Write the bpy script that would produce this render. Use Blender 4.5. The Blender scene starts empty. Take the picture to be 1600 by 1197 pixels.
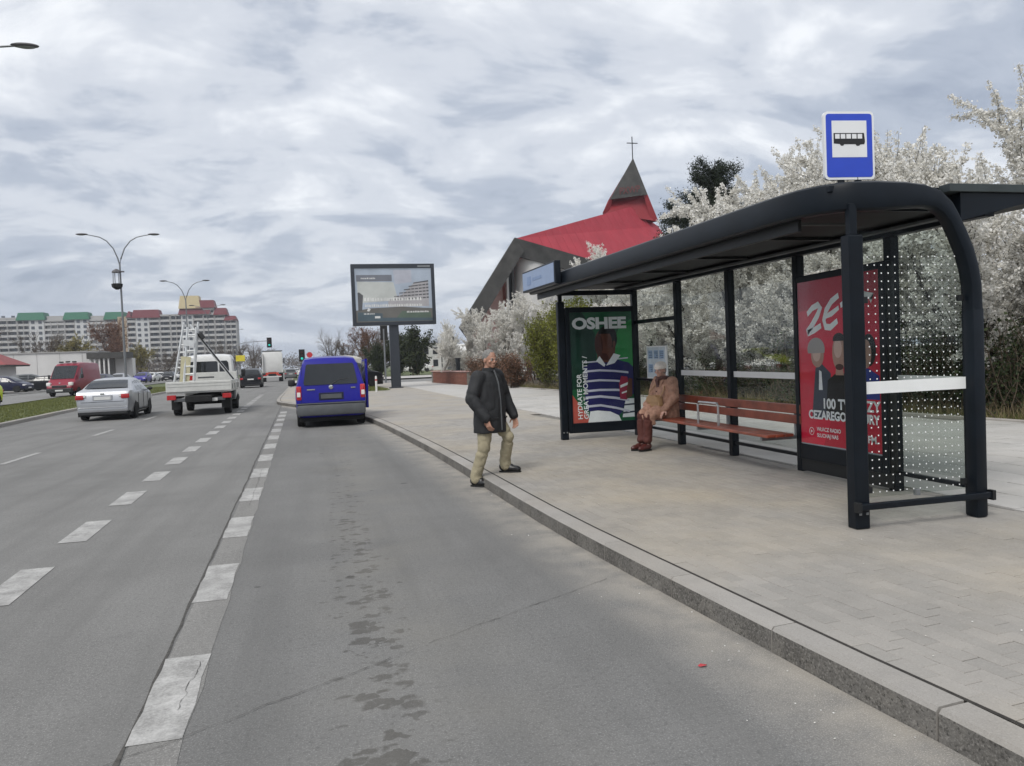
import bpy, bmesh, math, random
import numpy as np
from mathutils import Vector, Matrix, noise as mnoise
R = math.radians
rng = np.random.default_rng(7)
random.seed(7)
SC = bpy.context.scene
COL = SC.collection

# ------------------------------------------------------------------ camera
CAM_H = 1.55
yaw, pitch, roll = R(13.8), R(-1.75), R(2.3)
fw = Vector((math.sin(yaw)*math.cos(pitch), math.cos(yaw)*math.cos(pitch), math.sin(pitch)))
rt = Vector((math.cos(yaw), -math.sin(yaw), 0)); up = rt.cross(fw)
rt2 = rt*math.cos(roll) - up*math.sin(roll); up2 = rt*math.sin(roll) + up*math.cos(roll)
cd = bpy.data.cameras.new('camera'); cam = bpy.data.objects.new('camera', cd); COL.objects.link(cam)
cam.matrix_world = Matrix(((rt2.x, up2.x, -fw.x, 0), (rt2.y, up2.y, -fw.y, 0), (rt2.z, up2.z, -fw.z, CAM_H), (0, 0, 0, 1)))
cd.sensor_width = 36; cd.lens = 27.0; cd.clip_start = 0.05; cd.clip_end = 6000
SC.camera = cam

# ------------------------------------------------------------------ sky, sun, exposure
SUN_EL, SUN_AZ = R(50), R(-140)
w = bpy.data.worlds.new('World'); SC.world = w; w.use_nodes = True
nt = w.node_tree; N = nt.nodes; L = nt.links; N.clear()
def nn(t, **k):
    n = N.new(t)
    for a, b in k.items(): setattr(n, a, b)
    return n
out = nn('ShaderNodeOutputWorld'); bg = nn('ShaderNodeBackground'); bg.inputs[1].default_value = 0.1
sky = nn('ShaderNodeTexSky', sky_type='NISHITA', sun_disc=False, sun_elevation=SUN_EL, sun_rotation=SUN_AZ, altitude=50, air_density=1.2, dust_density=2.0)
tc = nn('ShaderNodeTexCoord'); sx = nn('ShaderNodeSeparateXYZ'); L.new(tc.outputs['Generated'], sx.inputs[0])
def mth(op, a, b=None, c=None, clamp=False):
    n = nn('ShaderNodeMath', operation=op, use_clamp=clamp)
    for i, v in enumerate((a, b, c)):
        if v is None: continue
        if isinstance(v, (int, float)): n.inputs[i].default_value = v
        else: L.new(v, n.inputs[i])
    return n.outputs[0]
el = mth('MAXIMUM', sx.outputs[2], 0.0)
zz = mth('ADD', el, 0.33)
cx = nn('ShaderNodeCombineXYZ')
L.new(mth('DIVIDE', sx.outputs[0], zz), cx.inputs[0]); L.new(mth('DIVIDE', sx.outputs[1], zz), cx.inputs[1])
def cloudnoise(scale, detail, rough, dist, off):
    mp = nn('ShaderNodeMapping'); L.new(cx.outputs[0], mp.inputs[0])
    mp.inputs['Location'].default_value = off; mp.inputs['Rotation'].default_value = (0, 0, R(12)); mp.inputs['Scale'].default_value = (0.75, 1.1, 1)
    n = nn('ShaderNodeTexNoise'); L.new(mp.outputs[0], n.inputs[0])
    n.inputs['Scale'].default_value = scale; n.inputs['Detail'].default_value = detail
    n.inputs['Roughness'].default_value = rough; n.inputs['Distortion'].default_value = dist
    return n.outputs['Fac']
n1 = cloudnoise(2.3, 8, 0.55, 0.7, (3.1, 1.7, 0)); n2 = cloudnoise(5.0, 7, 0.58, 0.5, (9.0, 4.2, 2)); n3 = cloudnoise(0.35, 2, 0.5, 0.2, (1, 8, 5))
cl = mth('ADD', mth('ADD', mth('MULTIPLY', n1, 0.66), mth('MULTIPLY', n2, 0.36)), mth('MULTIPLY', n3, 0.12))
# clouds thicken and brighten with elevation; a paler, bluer band lies low
b = mth('MULTIPLY_ADD', el, 0.17, cl)
ramp = nn('ShaderNodeValToRGB'); L.new(b, ramp.inputs[0])
cr = ramp.color_ramp; cr.interpolation = 'EASE'
cr.elements[0].position = 0.47; cr.elements[0].color = (0.29, 0.33, 0.41, 1)
cr.elements[1].position = 0.755; cr.elements[1].color = (0.76, 0.78, 0.81, 1)
e = cr.elements.new(0.56); e.color = (0.39, 0.43, 0.505, 1)
e = cr.elements.new(0.635); e.color = (0.545, 0.575, 0.63, 1)
lo = nn('ShaderNodeMapRange'); L.new(el, lo.inputs[0])
lo.inputs[1].default_value = 0.0; lo.inputs[2].default_value = 0.09; lo.inputs[3].default_value = 0.5; lo.inputs[4].default_value = 0.0
m0 = nn('ShaderNodeMix', data_type='RGBA'); L.new(lo.outputs[0], m0.inputs[0]); L.new(ramp.outputs[0], m0.inputs[6]); m0.inputs[7].default_value = (0.52, 0.585, 0.69, 1)
sc10 = nn('ShaderNodeVectorMath', operation='SCALE'); L.new(m0.outputs[2], sc10.inputs[0]); sc10.inputs['Scale'].default_value = 9.6
mx = nn('ShaderNodeMix', data_type='RGBA'); mx.inputs[0].default_value = 0.93
L.new(sky.outputs[0], mx.inputs[6]); L.new(sc10.outputs[0], mx.inputs[7])
L.new(mx.outputs[2], bg.inputs[0]); L.new(bg.outputs[0], out.inputs[0])

sd = bpy.data.lights.new('sun', 'SUN'); sd.energy = 1.5; sd.angle = R(24); sd.color = (1, 0.97, 0.92)
so = bpy.data.objects.new('sun', sd); COL.objects.link(so)
so.rotation_euler = (R(90) - SUN_EL, 0, -SUN_AZ + math.pi)
SC.view_settings.view_transform = 'Standard'; SC.view_settings.look = 'None'
SC.view_settings.exposure = 0.46; SC.view_settings.gamma = 1.0; SC.view_settings.use_curve_mapping = False
SC.cycles.transparent_max_bounces = 16; SC.cycles.max_bounces = 6

# ------------------------------------------------------------------ materials
MATS = {}
def M(name, col, rough=0.7, metal=0.0, var=0.12, scale=6.0, bump=0.0, bscale=None, coat=0.0, spec=0.5, emit=0.0, detail=4, coord='Object'):
    """Principled material whose colour is broken up by two scales of noise."""
    if name in MATS: return MATS[name]
    m = bpy.data.materials.new(name); m.use_nodes = True; t = m.node_tree; ns = t.nodes; lk = t.links
    p = ns['Principled BSDF']; p.inputs['Roughness'].default_value = rough; p.inputs['Metallic'].default_value = metal
    p.inputs['Specular IOR Level'].default_value = spec; p.inputs['Coat Weight'].default_value = coat; p.inputs['Coat Roughness'].default_value = 0.06
    c = ns.new('ShaderNodeTexCoord'); n = ns.new('ShaderNodeTexNoise'); lk.new(c.outputs[coord], n.inputs[0])
    n.inputs['Scale'].default_value = scale; n.inputs['Detail'].default_value = detail; n.inputs['Roughness'].default_value = 0.6
    r = ns.new('ShaderNodeMapRange'); lk.new(n.outputs['Fac'], r.inputs[0]); r.inputs[1].default_value = 0.3; r.inputs[2].default_value = 0.7
    mixn = ns.new('ShaderNodeMix'); mixn.data_type = 'RGBA'; lk.new(r.outputs[0], mixn.inputs[0])
    mixn.inputs[6].default_value = (*[max(0, v*(1-var)) for v in col], 1); mixn.inputs[7].default_value = (*[min(1, v*(1+var)) for v in col], 1)
    lk.new(mixn.outputs[2], p.inputs['Base Color'])
    if emit:
        lk.new(mixn.outputs[2], p.inputs['Emission Color']); p.inputs['Emission Strength'].default_value = emit
    if bump:
        n2 = ns.new('ShaderNodeTexNoise'); lk.new(c.outputs[coord], n2.inputs[0]); n2.inputs['Scale'].default_value = bscale or scale*8; n2.inputs['Detail'].default_value = 3
        bp = ns.new('ShaderNodeBump'); bp.inputs['Strength'].default_value = bump; bp.inputs['Distance'].default_value = 0.01
        lk.new(n2.outputs['Fac'], bp.inputs['Height']); lk.new(bp.outputs[0], p.inputs['Normal'])
    MATS[name] = m; return m
def node_mat(name):
    m = bpy.data.materials.new(name); m.use_nodes = True; MATS[name] = m
    t = m.node_tree; p = t.nodes['Principled BSDF']
    def nd(ty, **k):
        n = t.nodes.new(ty)
        for a, b in k.items():
            if a.startswith('i_'): n.inputs[a[2:].replace('_', ' ')].default_value = b
            else: setattr(n, a, b)
        return n
    def lk(a, b): t.links.new(a, b)
    def mt(op, a, b=None, clamp=False):
        n = t.nodes.new('ShaderNodeMath'); n.operation = op; n.use_clamp = clamp
        for i, v in enumerate((a, b)):
            if v is None: continue
            if isinstance(v, (int, float)): n.inputs[i].default_value = v
            else: lk(v, n.inputs[i])
        return n.outputs[0]
    def mixc(f, a, b):
        n = t.nodes.new('ShaderNodeMix'); n.data_type = 'RGBA'
        for i, v in ((0, f), (6, a), (7, b)):
            if isinstance(v, (int, float)): n.inputs[i].default_value = v
            elif isinstance(v, tuple): n.inputs[i].default_value = (*v, 1) if len(v) == 3 else v
            else: lk(v, n.inputs[i])
        return n.outputs[2]
    def rng_(v, a, b, c=0.0, d=1.0):
        n = t.nodes.new('ShaderNodeMapRange'); lk(v, n.inputs[0])
        for i, q in enumerate((a, b, c, d)): n.inputs[i+1].default_value = q
        return n.outputs[0]
    def noise(vec, scale, detail=4, rough=0.55, dist=0.0):
        n = t.nodes.new('ShaderNodeTexNoise'); lk(vec, n.inputs[0]); n.inputs['Scale'].default_value = scale; n.inputs['Detail'].default_value = detail
        n.inputs['Roughness'].default_value = rough; n.inputs['Distortion'].default_value = dist; return n.outputs['Fac']
    return m, p, nd, lk, mt, mixc, rng_, noise

def asphalt(name, base, lane=False):
    m, p, nd, lk, mt, mixc, rg, noise = node_mat(name)
    tc = nd('ShaderNodeTexCoord'); o = tc.outputs['Object']
    big = noise(o, 0.35, 5, 0.6, 0.4); mid = noise(o, 2.2, 5, 0.65); fine = noise(o, 110, 2, 0.7); fine2 = noise(o, 38, 3, 0.7)
    c = mixc(rg(big, .35, .65), tuple(v*.86 for v in base), tuple(v*1.12 for v in base))
    c = mixc(mt('MULTIPLY', rg(mid, .45, .75), .30), c, tuple(v*1.35 for v in base))
    c = mixc(mt('MULTIPLY', rg(fine, .52, .70), .75), c, tuple(min(1, v*2.0) for v in base))
    c = mixc(mt('MULTIPLY', rg(fine2, .50, .30), .45), c, tuple(v*.45 for v in base))
    mp = nd('ShaderNodeMapping'); lk(o, mp.inputs[0]); mp.inputs['Scale'].default_value = (2.2, .12, 1)   # streaks worn along the road
    st = noise(mp.outputs[0], 1.0, 4, .6)
    c = mixc(mt('MULTIPLY', rg(st, .45, .7), .5), c, tuple(v*.72 for v in base))
    if lane:
        s = nd('ShaderNodeSeparateXYZ'); lk(o, s.inputs[0]); X, Y = s.outputs[0], s.outputs[1]
        uv = nd('ShaderNodeSeparateXYZ'); lk(tc.outputs['UV'], uv.inputs[0]); U = uv.outputs[0]
        # dust and grit blown against the kerb
        d = mt('MULTIPLY', rg(U, .55, .05), rg(noise(o, 3.0, 4), .25, .6)); c = mixc(mt('MULTIPLY', d, .75, True), c, (.36, .33, .285))
        grit = mt('MULTIPLY', rg(U, .8, .1), rg(noise(o, 160, 1), .58, .66)); c = mixc(mt('MULTIPLY', grit, .6, True), c, (.5, .47, .42))
        # oil dripped where buses stand, a band of blots along the bay
        mp2 = nd('ShaderNodeMapping'); lk(o, mp2.inputs[0]); mp2.inputs['Scale'].default_value = (.85, 1.15, 1)
        band = mt('MULTIPLY', rg(mt('ABSOLUTE', mt('SUBTRACT', mt('ADD', X, mt('MULTIPLY', Y, .001)), .22)), .42, .06), rg(Y, 13.5, 3.5, .55, 1.0))
        v1 = nd('ShaderNodeTexVoronoi'); v1.inputs['Scale'].default_value = 11.0
        wob = nd('ShaderNodeVectorMath', operation='ADD'); nz = nd('ShaderNodeTexNoise'); nz.inputs['Scale'].default_value = 14; lk(o, nz.inputs[0])
        sc = nd('ShaderNodeVectorMath', operation='SCALE'); sc.inputs['Scale'].default_value = .12; lk(nz.outputs['Color'], sc.inputs[0])
        lk(mp2.outputs[0], wob.inputs[0]); lk(sc.outputs[0], wob.inputs[1]); lk(wob.outputs[0], v1.inputs['Vector'])
        vs = nd('ShaderNodeSeparateXYZ'); lk(v1.outputs['Color'], vs.inputs[0])
        rad = mt('SUBTRACT', mt('MULTIPLY', mt('MULTIPLY', band, vs.outputs[0]), .98), .07)
        blot = rg(mt('SUBTRACT', rad, v1.outputs['Distance']), -.03, .17)
        c = mixc(mt('MULTIPLY', mt('MULTIPLY', blot, rg(mid, .2, .5)), .64), c, (.058, .054, .049))
        halo = mt('MULTIPLY', rg(mt('ABSOLUTE', mt('SUBTRACT', X, .42)), .75, .1), rg(noise(o, 1.3, 3), .35, .7)); c = mixc(mt('MULTIPLY', halo, .28), c, (.25, .235, .20))
        # a few scattered drips anywhere on the bay
        v2 = nd('ShaderNodeTexVoronoi'); v2.inputs['Scale'].default_value = 2.6; lk(o, v2.inputs['Vector'])
        v2s = nd('ShaderNodeSeparateXYZ'); lk(v2.outputs['Color'], v2s.inputs[0])
        dr = rg(mt('SUBTRACT', mt('MULTIPLY', mt('POWER', v2s.outputs[1], 6), .14), v2.outputs['Distance']), .0, .02); c = mixc(mt('MULTIPLY', dr, .55), c, (.05, .047, .044))
    lk(c, p.inputs['Base Color']); p.inputs['Roughness'].default_value = .88; p.inputs['Specular IOR Level'].default_value = .3
    bp = nd('ShaderNodeBump'); bp.inputs['Strength'].default_value = .55; bp.inputs['Distance'].default_value = .006; lk(fine, bp.inputs['Height']); lk(bp.outputs[0], p.inputs['Normal'])
    return m
asphalt('asphalt_road', (.178, .175, .168)); asphalt('asphalt_bay', (.158, .156, .151), True); asphalt('asphalt_strip', (.205, .20, .19)); asphalt('asphalt_far', (.20, .197, .19))

def worn_paint():
    m, p, nd, lk, mt, mixc, rg, noise = node_mat('road_paint')
    o = nd('ShaderNodeTexCoord').outputs['Object']
    wear = mt('ADD', mt('MULTIPLY', noise(o, 5, 5, .7), .6), mt('MULTIPLY', noise(o, 60, 3, .8), .4))
    c = mixc(rg(wear, .40, .62), (.235, .23, .22), (.47, .462, .445)); c = mixc(mt('MULTIPLY', rg(noise(o, 1.7, 3, .6), .48, .68), .55), c, (.26, .255, .245)); lk(c, p.inputs['Base Color']); p.inputs['Roughness'].default_value = .8
    return m
worn_paint()
def paver_mat(name, a, b_, tint):
    m, p, nd, lk, mt, mixc, rg, noise = node_mat(name)
    oi = nd('ShaderNodeObjectInfo'); g = nd('ShaderNodeNewGeometry'); tc = nd('ShaderNodeTexCoord')
    at = nd('ShaderNodeAttribute', attribute_name='shade'); pos = g.outputs['Position']
    r1 = mt('FRACT', mt('ADD', oi.outputs['Random'], at.outputs['Fac']))
    c = mixc(r1, a, b_); c = mixc(mt('MULTIPLY', rg(noise(pos, .45, 4), .42, .70), .48), c, tint)
    c = mixc(mt('MULTIPLY', rg(noise(pos, 1.2, 5, .7), .45, .75), .55), c, tuple(v*.68 for v in a))
    c = mixc(mt('MULTIPLY', rg(noise(pos, 90, 2, .7), .5, .75), .35), c, tuple(min(1, v*1.5) for v in a))
    c = mixc(mt('MULTIPLY', rg(noise(pos, 140, 2, .7), .5, .3), .35), c, tuple(v*.6 for v in a))
    lk(c, p.inputs['Base Color']); p.inputs['Roughness'].default_value = .9; p.inputs['Specular IOR Level'].default_value = .25
    bp = nd('ShaderNodeBump'); bp.inputs['Strength'].default_value = .4; bp.inputs['Distance'].default_value = .004; lk(noise(pos, 130, 2), bp.inputs['Height']); lk(bp.outputs[0], p.inputs['Normal'])
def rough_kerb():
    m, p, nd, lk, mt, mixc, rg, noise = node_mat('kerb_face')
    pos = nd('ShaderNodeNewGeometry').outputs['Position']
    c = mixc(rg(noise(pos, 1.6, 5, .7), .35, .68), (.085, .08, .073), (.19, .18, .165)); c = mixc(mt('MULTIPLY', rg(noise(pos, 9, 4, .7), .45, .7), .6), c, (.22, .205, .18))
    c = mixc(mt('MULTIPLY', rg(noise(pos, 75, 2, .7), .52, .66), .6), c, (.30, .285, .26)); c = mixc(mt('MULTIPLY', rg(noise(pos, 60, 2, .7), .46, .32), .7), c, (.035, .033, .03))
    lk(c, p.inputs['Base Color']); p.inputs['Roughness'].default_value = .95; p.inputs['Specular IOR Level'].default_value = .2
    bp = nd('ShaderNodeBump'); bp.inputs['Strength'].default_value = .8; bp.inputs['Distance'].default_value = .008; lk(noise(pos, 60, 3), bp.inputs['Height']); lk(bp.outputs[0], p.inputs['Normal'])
paver_mat('paver', (.295, .28, .258), (.345, .325, .298), (.47, .39, .27)); paver_mat('slab', (.42, .41, .39), (.49, .475, .455), (.46, .43, .38))
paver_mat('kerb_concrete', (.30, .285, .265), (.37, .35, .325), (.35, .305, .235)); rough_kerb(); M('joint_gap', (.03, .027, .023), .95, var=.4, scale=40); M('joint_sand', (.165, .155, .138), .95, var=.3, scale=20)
paver_mat('brick_red', (.20, .075, .05), (.27, .11, .075), (.16, .09, .07))

def leafy(name, a, b_, trans=0.25, rough=.6):
    m, p, nd, lk, mt, mixc, rg, noise = node_mat(name)
    at = nd('ShaderNodeAttribute', attribute_name='shade')
    c = mixc(at.outputs['Fac'], a, b_); lk(c, p.inputs['Base Color']); p.inputs['Roughness'].default_value = rough; p.inputs['Specular IOR Level'].default_value = .2
    tr = nd('ShaderNodeBsdfTranslucent'); lk(c, tr.inputs[0]); mixs = nd('ShaderNodeMixShader'); mixs.inputs[0].default_value = trans
    lk(p.outputs[0], mixs.inputs[1]); lk(tr.outputs[0], mixs.inputs[2]); lk(mixs.outputs[0], [n for n in m.node_tree.nodes if n.type == 'OUTPUT_MATERIAL'][0].inputs[0])
leafy('blossom', (.68, .655, .59), (.90, .89, .86), .28); leafy('leaf_yellow', (.10, .115, .018), (.21, .22, .045), .25); leafy('leaf_dark', (.018, .028, .012), (.05, .065, .025), .1)
leafy('needle', (.016, .024, .016), (.04, .052, .030), .05); leafy('grass_blade', (.105, .12, .035), (.20, .21, .075), .2); leafy('twig_brown', (.075, .055, .04), (.14, .11, .08), .05)
leafy('leaf_willow', (.20, .17, .05), (.32, .28, .10), .2); leafy('twig_red', (.12, .062, .04), (.20, .11, .07), .05); leafy('dry_stalk', (.17, .14, .07), (.30, .25, .14), .1)
M('bark', (.055, .045, .036), .9, var=.4, scale=14, bump=.6); M('bark_pale', (.34, .33, .30), .9, var=.3, scale=9)
M('grass_soil', (.085, .105, .032), .95, var=.35, scale=3); M('soil', (.07, .055, .04), .95, var=.35, scale=3)
M('ground', (.12, .12, .075), .95, var=.35, scale=.15)
M('shelter_metal', (.0045, .0075, .012), .40, .0, var=.3, scale=3, coat=.0, spec=.24); M('shelter_black', (.005, .006, .007), .5, var=.15); M('shelter_soffit', (.009, .010, .011), .7, var=.2)
M('white_print', (.88, .89, .88), .45, var=.04); M('strip_white', (.80, .81, .80), .4, var=.03); M('steel', (.55, .55, .55), .3, .9, var=.08); M('galv', (.26, .27, .275), .5, .6, var=.15)
M('alu', (.66, .67, .67), .45, .4, var=.1); M('black_rubber', (.012, .012, .012), .85, var=.2); M('black_plastic', (.02, .021, .022), .6, var=.2); M('grey_plastic', (.085, .09, .095), .6, var=.1)
M('wood_bench', (.26, .062, .032), .42, var=.35, scale=5, coat=.3, bump=.15)
M('car_glass', (.018, .021, .024), .06, var=.1, spec=.6); M('chrome', (.7, .7, .7), .12, 1.0, var=.03); M('lamp_red', (.42, .014, .018), .15, var=.2, coat=.6); M('lamp_clear', (.75, .73, .70), .12, var=.1, coat=.5)
M('plate_white', (.62, .62, .60), .5, var=.05); M('under', (.012, .012, .012), .9, var=.2)
def paint(name, c, r=.32, metal=0.0): return M(name, c, r, metal, var=.05, scale=2.5, coat=.12, spec=.28)
paint('paint_blue', (.012, .011, .25)); paint('paint_silver', (.46, .47, .49), .3, .55); paint('paint_white', (.66, .66, .645)); paint('paint_red', (.23, .02, .038)); paint('paint_black', (.012, .013, .016))
paint('paint_yellow', (.62, .70, .03)); paint('paint_navy', (.018, .02, .05)); paint('paint_grey', (.13, .135, .14)); paint('paint_purple', (.05, .04, .25))
def glass(name, tint, gl=.06):
    m, p, nd, lk, mt, mixc, rg, noise = node_mat(name)
    tr = nd('ShaderNodeBsdfTransparent'); tr.inputs[0].default_value = (*tint, 1); g = nd('ShaderNodeBsdfGlossy'); g.inputs['Roughness'].default_value = .03
    lw = nd('ShaderNodeLayerWeight'); lw.inputs[0].default_value = .18; f = mt('MULTIPLY_ADD', lw.outputs['Fresnel'], .09); f.node.inputs[2].default_value = gl * .2
    ms = nd('ShaderNodeMixShader'); lk(f, ms.inputs[0]); lk(tr.outputs[0], ms.inputs[1]); lk(g.outputs[0], ms.inputs[2]); lk(ms.outputs[0], [n for n in m.node_tree.nodes if n.type == 'OUTPUT_MATERIAL'][0].inputs[0])
glass('pane_glass', (.89, .91, .90)); glass('clear_glass', (.96, .97, .965), .03); glass('end_glass', (.86, .885, .87), .03)

# ------------------------------------------------------------------ mesh helpers
class MB:
    def __init__(s): s.v = []; s.f = []; s.uv = None
    def add(s, vs, fs):
        o = len(s.v); s.v.extend([tuple(map(float, q)) for q in vs]); s.f.extend([tuple(i+o for i in f) for f in fs]); return s
    def box(s, c, d, rz=0.0, rx=0.0, ry=0.0, bev=0.0):
        hx, hy, hz = d[0]/2, d[1]/2, d[2]/2
        if bev <= 0:
            P = [(a*hx, b*hy, g*hz) for g in (-1, 1) for b in (-1, 1) for a in (-1, 1)]
            F = [(0, 2, 3, 1), (4, 5, 7, 6), (0, 1, 5, 4), (2, 6, 7, 3), (0, 4, 6, 2), (1, 3, 7, 5)]
        else:
            b_ = min(bev, hx*.9, hy*.9, hz*.9); bm = bmesh.new(); bmesh.ops.create_cube(bm, size=1)
            for v in bm.verts: v.co = Vector((v.co.x*d[0], v.co.y*d[1], v.co.z*d[2]))
            bmesh.ops.bevel(bm, geom=bm.edges[:], offset=b_, segments=2, affect='EDGES', profile=.5)
            bm.verts.index_update(); P = [tuple(v.co) for v in bm.verts]; F = [tuple(v.index for v in f.verts) for f in bm.faces]; bm.free()
        m = Matrix.Translation(c) @ Matrix.Rotation(rz, 4, 'Z') @ Matrix.Rotation(ry, 4, 'Y') @ Matrix.Rotation(rx, 4, 'X')
        return s.add([m @ Vector(p) for p in P], F)
    def quad(s, *p): return s.add(p, [tuple(range(len(p)))])
    def tube(s, path, r, n=8, cap=True, up=(0, 0, 1), rr=None):
        """sweep a round (r) or elliptic ((r,r2)) section along path; r may be a list"""
        P = [Vector(p) for p in path]; k = len(P); V = []; F = []
        for i, p in enumerate(P):
            t = (P[min(i+1, k-1)] - P[max(i-1, 0)]).normalized()
            u = Vector(up); 
            if abs(t.dot(u)) > .97: u = Vector((1, 0, 0)) if abs(t.x) < .9 else Vector((0, 1, 0))
            a = t.cross(u).normalized(); b = a.cross(t).normalized()
            ri = r[i] if isinstance(r, list) else r
            ra, rb = ri if isinstance(ri, tuple) else (ri, ri)
            for j in range(n):
                q = 2*math.pi*j/n; V.append(p + a*math.cos(q)*ra + b*math.sin(q)*rb)
        for i in range(k-1):
            for j in range(n): F.append((i*n+j, i*n+(j+1) % n, (i+1)*n+(j+1) % n, (i+1)*n+j))
        if cap: F.append(tuple(range(n-1, -1, -1))); F.append(tuple((k-1)*n+j for j in range(n)))
        return s.add(V, F)
    def sweep(s, path, sec, up=(0, 0, 1), cap=True):
        """sweep a closed 2-D section [(side, up)...] along path"""
        P = [Vector(p) for p in path]; k = len(P); n = len(sec); V = []; F = []
        for i, p in enumerate(P):
            t = (P[min(i+1, k-1)] - P[max(i-1, 0)]).normalized(); u = Vector(up)
            a = t.cross(u).normalized(); b = a.cross(t).normalized()
            V += [p + a*q[0] + b*q[1] for q in sec]
        for i in range(k-1):
            for j in range(n): F.append((i*n+j, i*n+(j+1) % n, (i+1)*n+(j+1) % n, (i+1)*n+j))
        if cap: F.append(tuple(range(n-1, -1, -1))); F.append(tuple((k-1)*n+j for j in range(n)))
        return s.add(V, F)
    def lathe(s, prof, n=16, c=(0, 0, 0), axis='Z'):
        V = []; F = []; k = len(prof)
        for r, z in prof:
            for j in range(n):
                q = 2*math.pi*j/n; x, y = r*math.cos(q), r*math.sin(q)
                V.append((c[0]+x, c[1]+y, c[2]+z) if axis == 'Z' else (c[0]+z, c[1]+x, c[2]+y) if axis == 'X' else (c[0]+y, c[1]+z, c[2]+x))
        for i in range(k-1):
            for j in range(n): F.append((i*n+j, i*n+(j+1) % n, (i+1)*n+(j+1) % n, (i+1)*n+j))
        F.append(tuple(range(n-1, -1, -1))); F.append(tuple((k-1)*n+j for j in range(n)))
        return s.add(V, F)
    def prism(s, poly, d, M4=None):
        """extrude a polygon (x,y) by d along z, then transform"""
        n = len(poly); V = [(x, y, 0) for x, y in poly] + [(x, y, d) for x, y in poly]
        F = [tuple(range(n-1, -1, -1)), tuple(range(n, 2*n))] + [(i, (i+1) % n, n+(i+1) % n, n+i) for i in range(n)]
        if M4 is not None: V = [M4 @ Vector(q) for q in V]
        return s.add(V, F)
    def ell(s, c, r, n=12, m=8):
        V = [(c[0], c[1], c[2]-r[2])]; F = []
        for i in range(1, m):
            a = -math.pi/2 + math.pi*i/m
            for j in range(n): q = 2*math.pi*j/n; V.append((c[0]+r[0]*math.cos(a)*math.cos(q), c[1]+r[1]*math.cos(a)*math.sin(q), c[2]+r[2]*math.sin(a)))
        V.append((c[0], c[1], c[2]+r[2])); t = len(V)-1
        for j in range(n): F.append((0, 1+(j+1) % n, 1+j)); F.append((t, 1+(m-2)*n+j, 1+(m-2)*n+(j+1) % n))
        for i in range(m-2):
            for j in range(n): F.append((1+i*n+j, 1+i*n+(j+1) % n, 1+(i+1)*n+(j+1) % n, 1+(i+1)*n+j))
        return s.add(V, F)
WLOC = {}
def wl(o): return WLOC.get(o.name, Vector((0, 0, 0))) if o else Vector((0, 0, 0))
def mesh(name, mb, smooth=False):
    me = bpy.data.meshes.new(name); me.from_pydata(mb.v, [], mb.f); me.update()
    if smooth: me.polygons.foreach_set('use_smooth', [True]*len(me.polygons))
    return me
def fixn(me):
    bm = bmesh.new(); bm.from_mesh(me); bmesh.ops.recalc_face_normals(bm, faces=bm.faces[:]); bm.to_mesh(me); bm.free()
def smooth_angle(me, ang=35):
    """smooth shading with sharp edges above an angle"""
    bm = bmesh.new(); bm.from_mesh(me)
    for e in bm.edges:
        e.smooth = not (len(e.link_faces) == 2 and e.calc_face_angle(0) > R(ang))
    for f in bm.faces: f.smooth = True
    bm.to_mesh(me); bm.free()
def obj(name, mb, mat, parent=None, smooth=False, world=False, kind=None, label=None):
    """one mesh object; with world=True coordinates are given in the world and are made local to parent"""
    me = mb if isinstance(mb, bpy.types.Mesh) else mesh(name, mb)
    if not isinstance(mb, bpy.types.Mesh):
        fixn(me)
        if smooth: smooth_angle(me)
    if mat and not me.materials: me.materials.append(MATS[mat] if isinstance(mat, str) else mat)
    o = bpy.data.objects.new(name, me); COL.objects.link(o)
    if parent:
        o.parent = parent
        if world:
            l = wl(parent); me.transform(Matrix.Translation(-l))
        WLOC[o.name] = wl(parent)
    if kind: o['kind'] = kind
    if label: o['label'] = label
    return o
def tag(o, label, cat, group=None):
    o['label'] = label; o['category'] = cat
    if group: o['group'] = group
    return o
def thing(name, label, cat, loc=(0, 0, 0), rz=0.0, group=None):
    o = bpy.data.objects.new(name, None); COL.objects.link(o); o.location = loc; o.rotation_euler = (0, 0, rz); o.empty_display_size = .2
    WLOC[o.name] = Vector(loc); return tag(o, label, cat, group)
KIDS = {}
def copy_tree(o, parent=None, **k):
    c = o.copy(); COL.objects.link(c)
    if parent: c.parent = parent
    for ch in list(o.children): copy_tree(ch, c)
    for a, b in k.items():
        if a == 'loc': c.location = b
        elif a == 'rz': c.rotation_euler = (0, 0, b)
        elif a == 'scale': c.scale = b if isinstance(b, tuple) else (b, b, b)
        else: c[a] = b
    return c
def struct(name, mb, mat, **k): return obj(name, mb, mat, kind='structure', **k)
def text_mesh(body, size, mat, bold=0.0, shear=0.0, spacing=1.0, sx=1.0, align='LEFT'):
    cu = bpy.data.curves.new('txt', 'FONT'); cu.body = body; cu.size = size; cu.offset = bold; cu.shear = shear; cu.space_character = spacing; cu.align_x = align; cu.resolution_u = 3
    o = bpy.data.objects.new('txt', cu); COL.objects.link(o); bpy.context.view_layer.update()
    me = bpy.data.meshes.new_from_object(o.evaluated_get(bpy.context.evaluated_depsgraph_get())); bpy.data.objects.remove(o); bpy.data.curves.remove(cu)
    if sx != 1: me.transform(Matrix.Scale(sx, 4, (1, 0, 0)))
    me.materials.clear(); me.materials.append(MATS[mat]); return me
def plane_frame(origin, xdir, zdir=(0, 0, 1)):
    """matrix that lays (x,y,0) onto a vertical board: x along xdir, y up, z out of the board"""
    x = Vector(xdir).normalized(); y = Vector(zdir).normalized(); z = x.cross(y)
    return Matrix(((x.x, y.x, z.x, origin[0]), (x.y, y.y, z.y, origin[1]), (x.z, y.z, z.z, origin[2]), (0, 0, 0, 1)))
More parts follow.
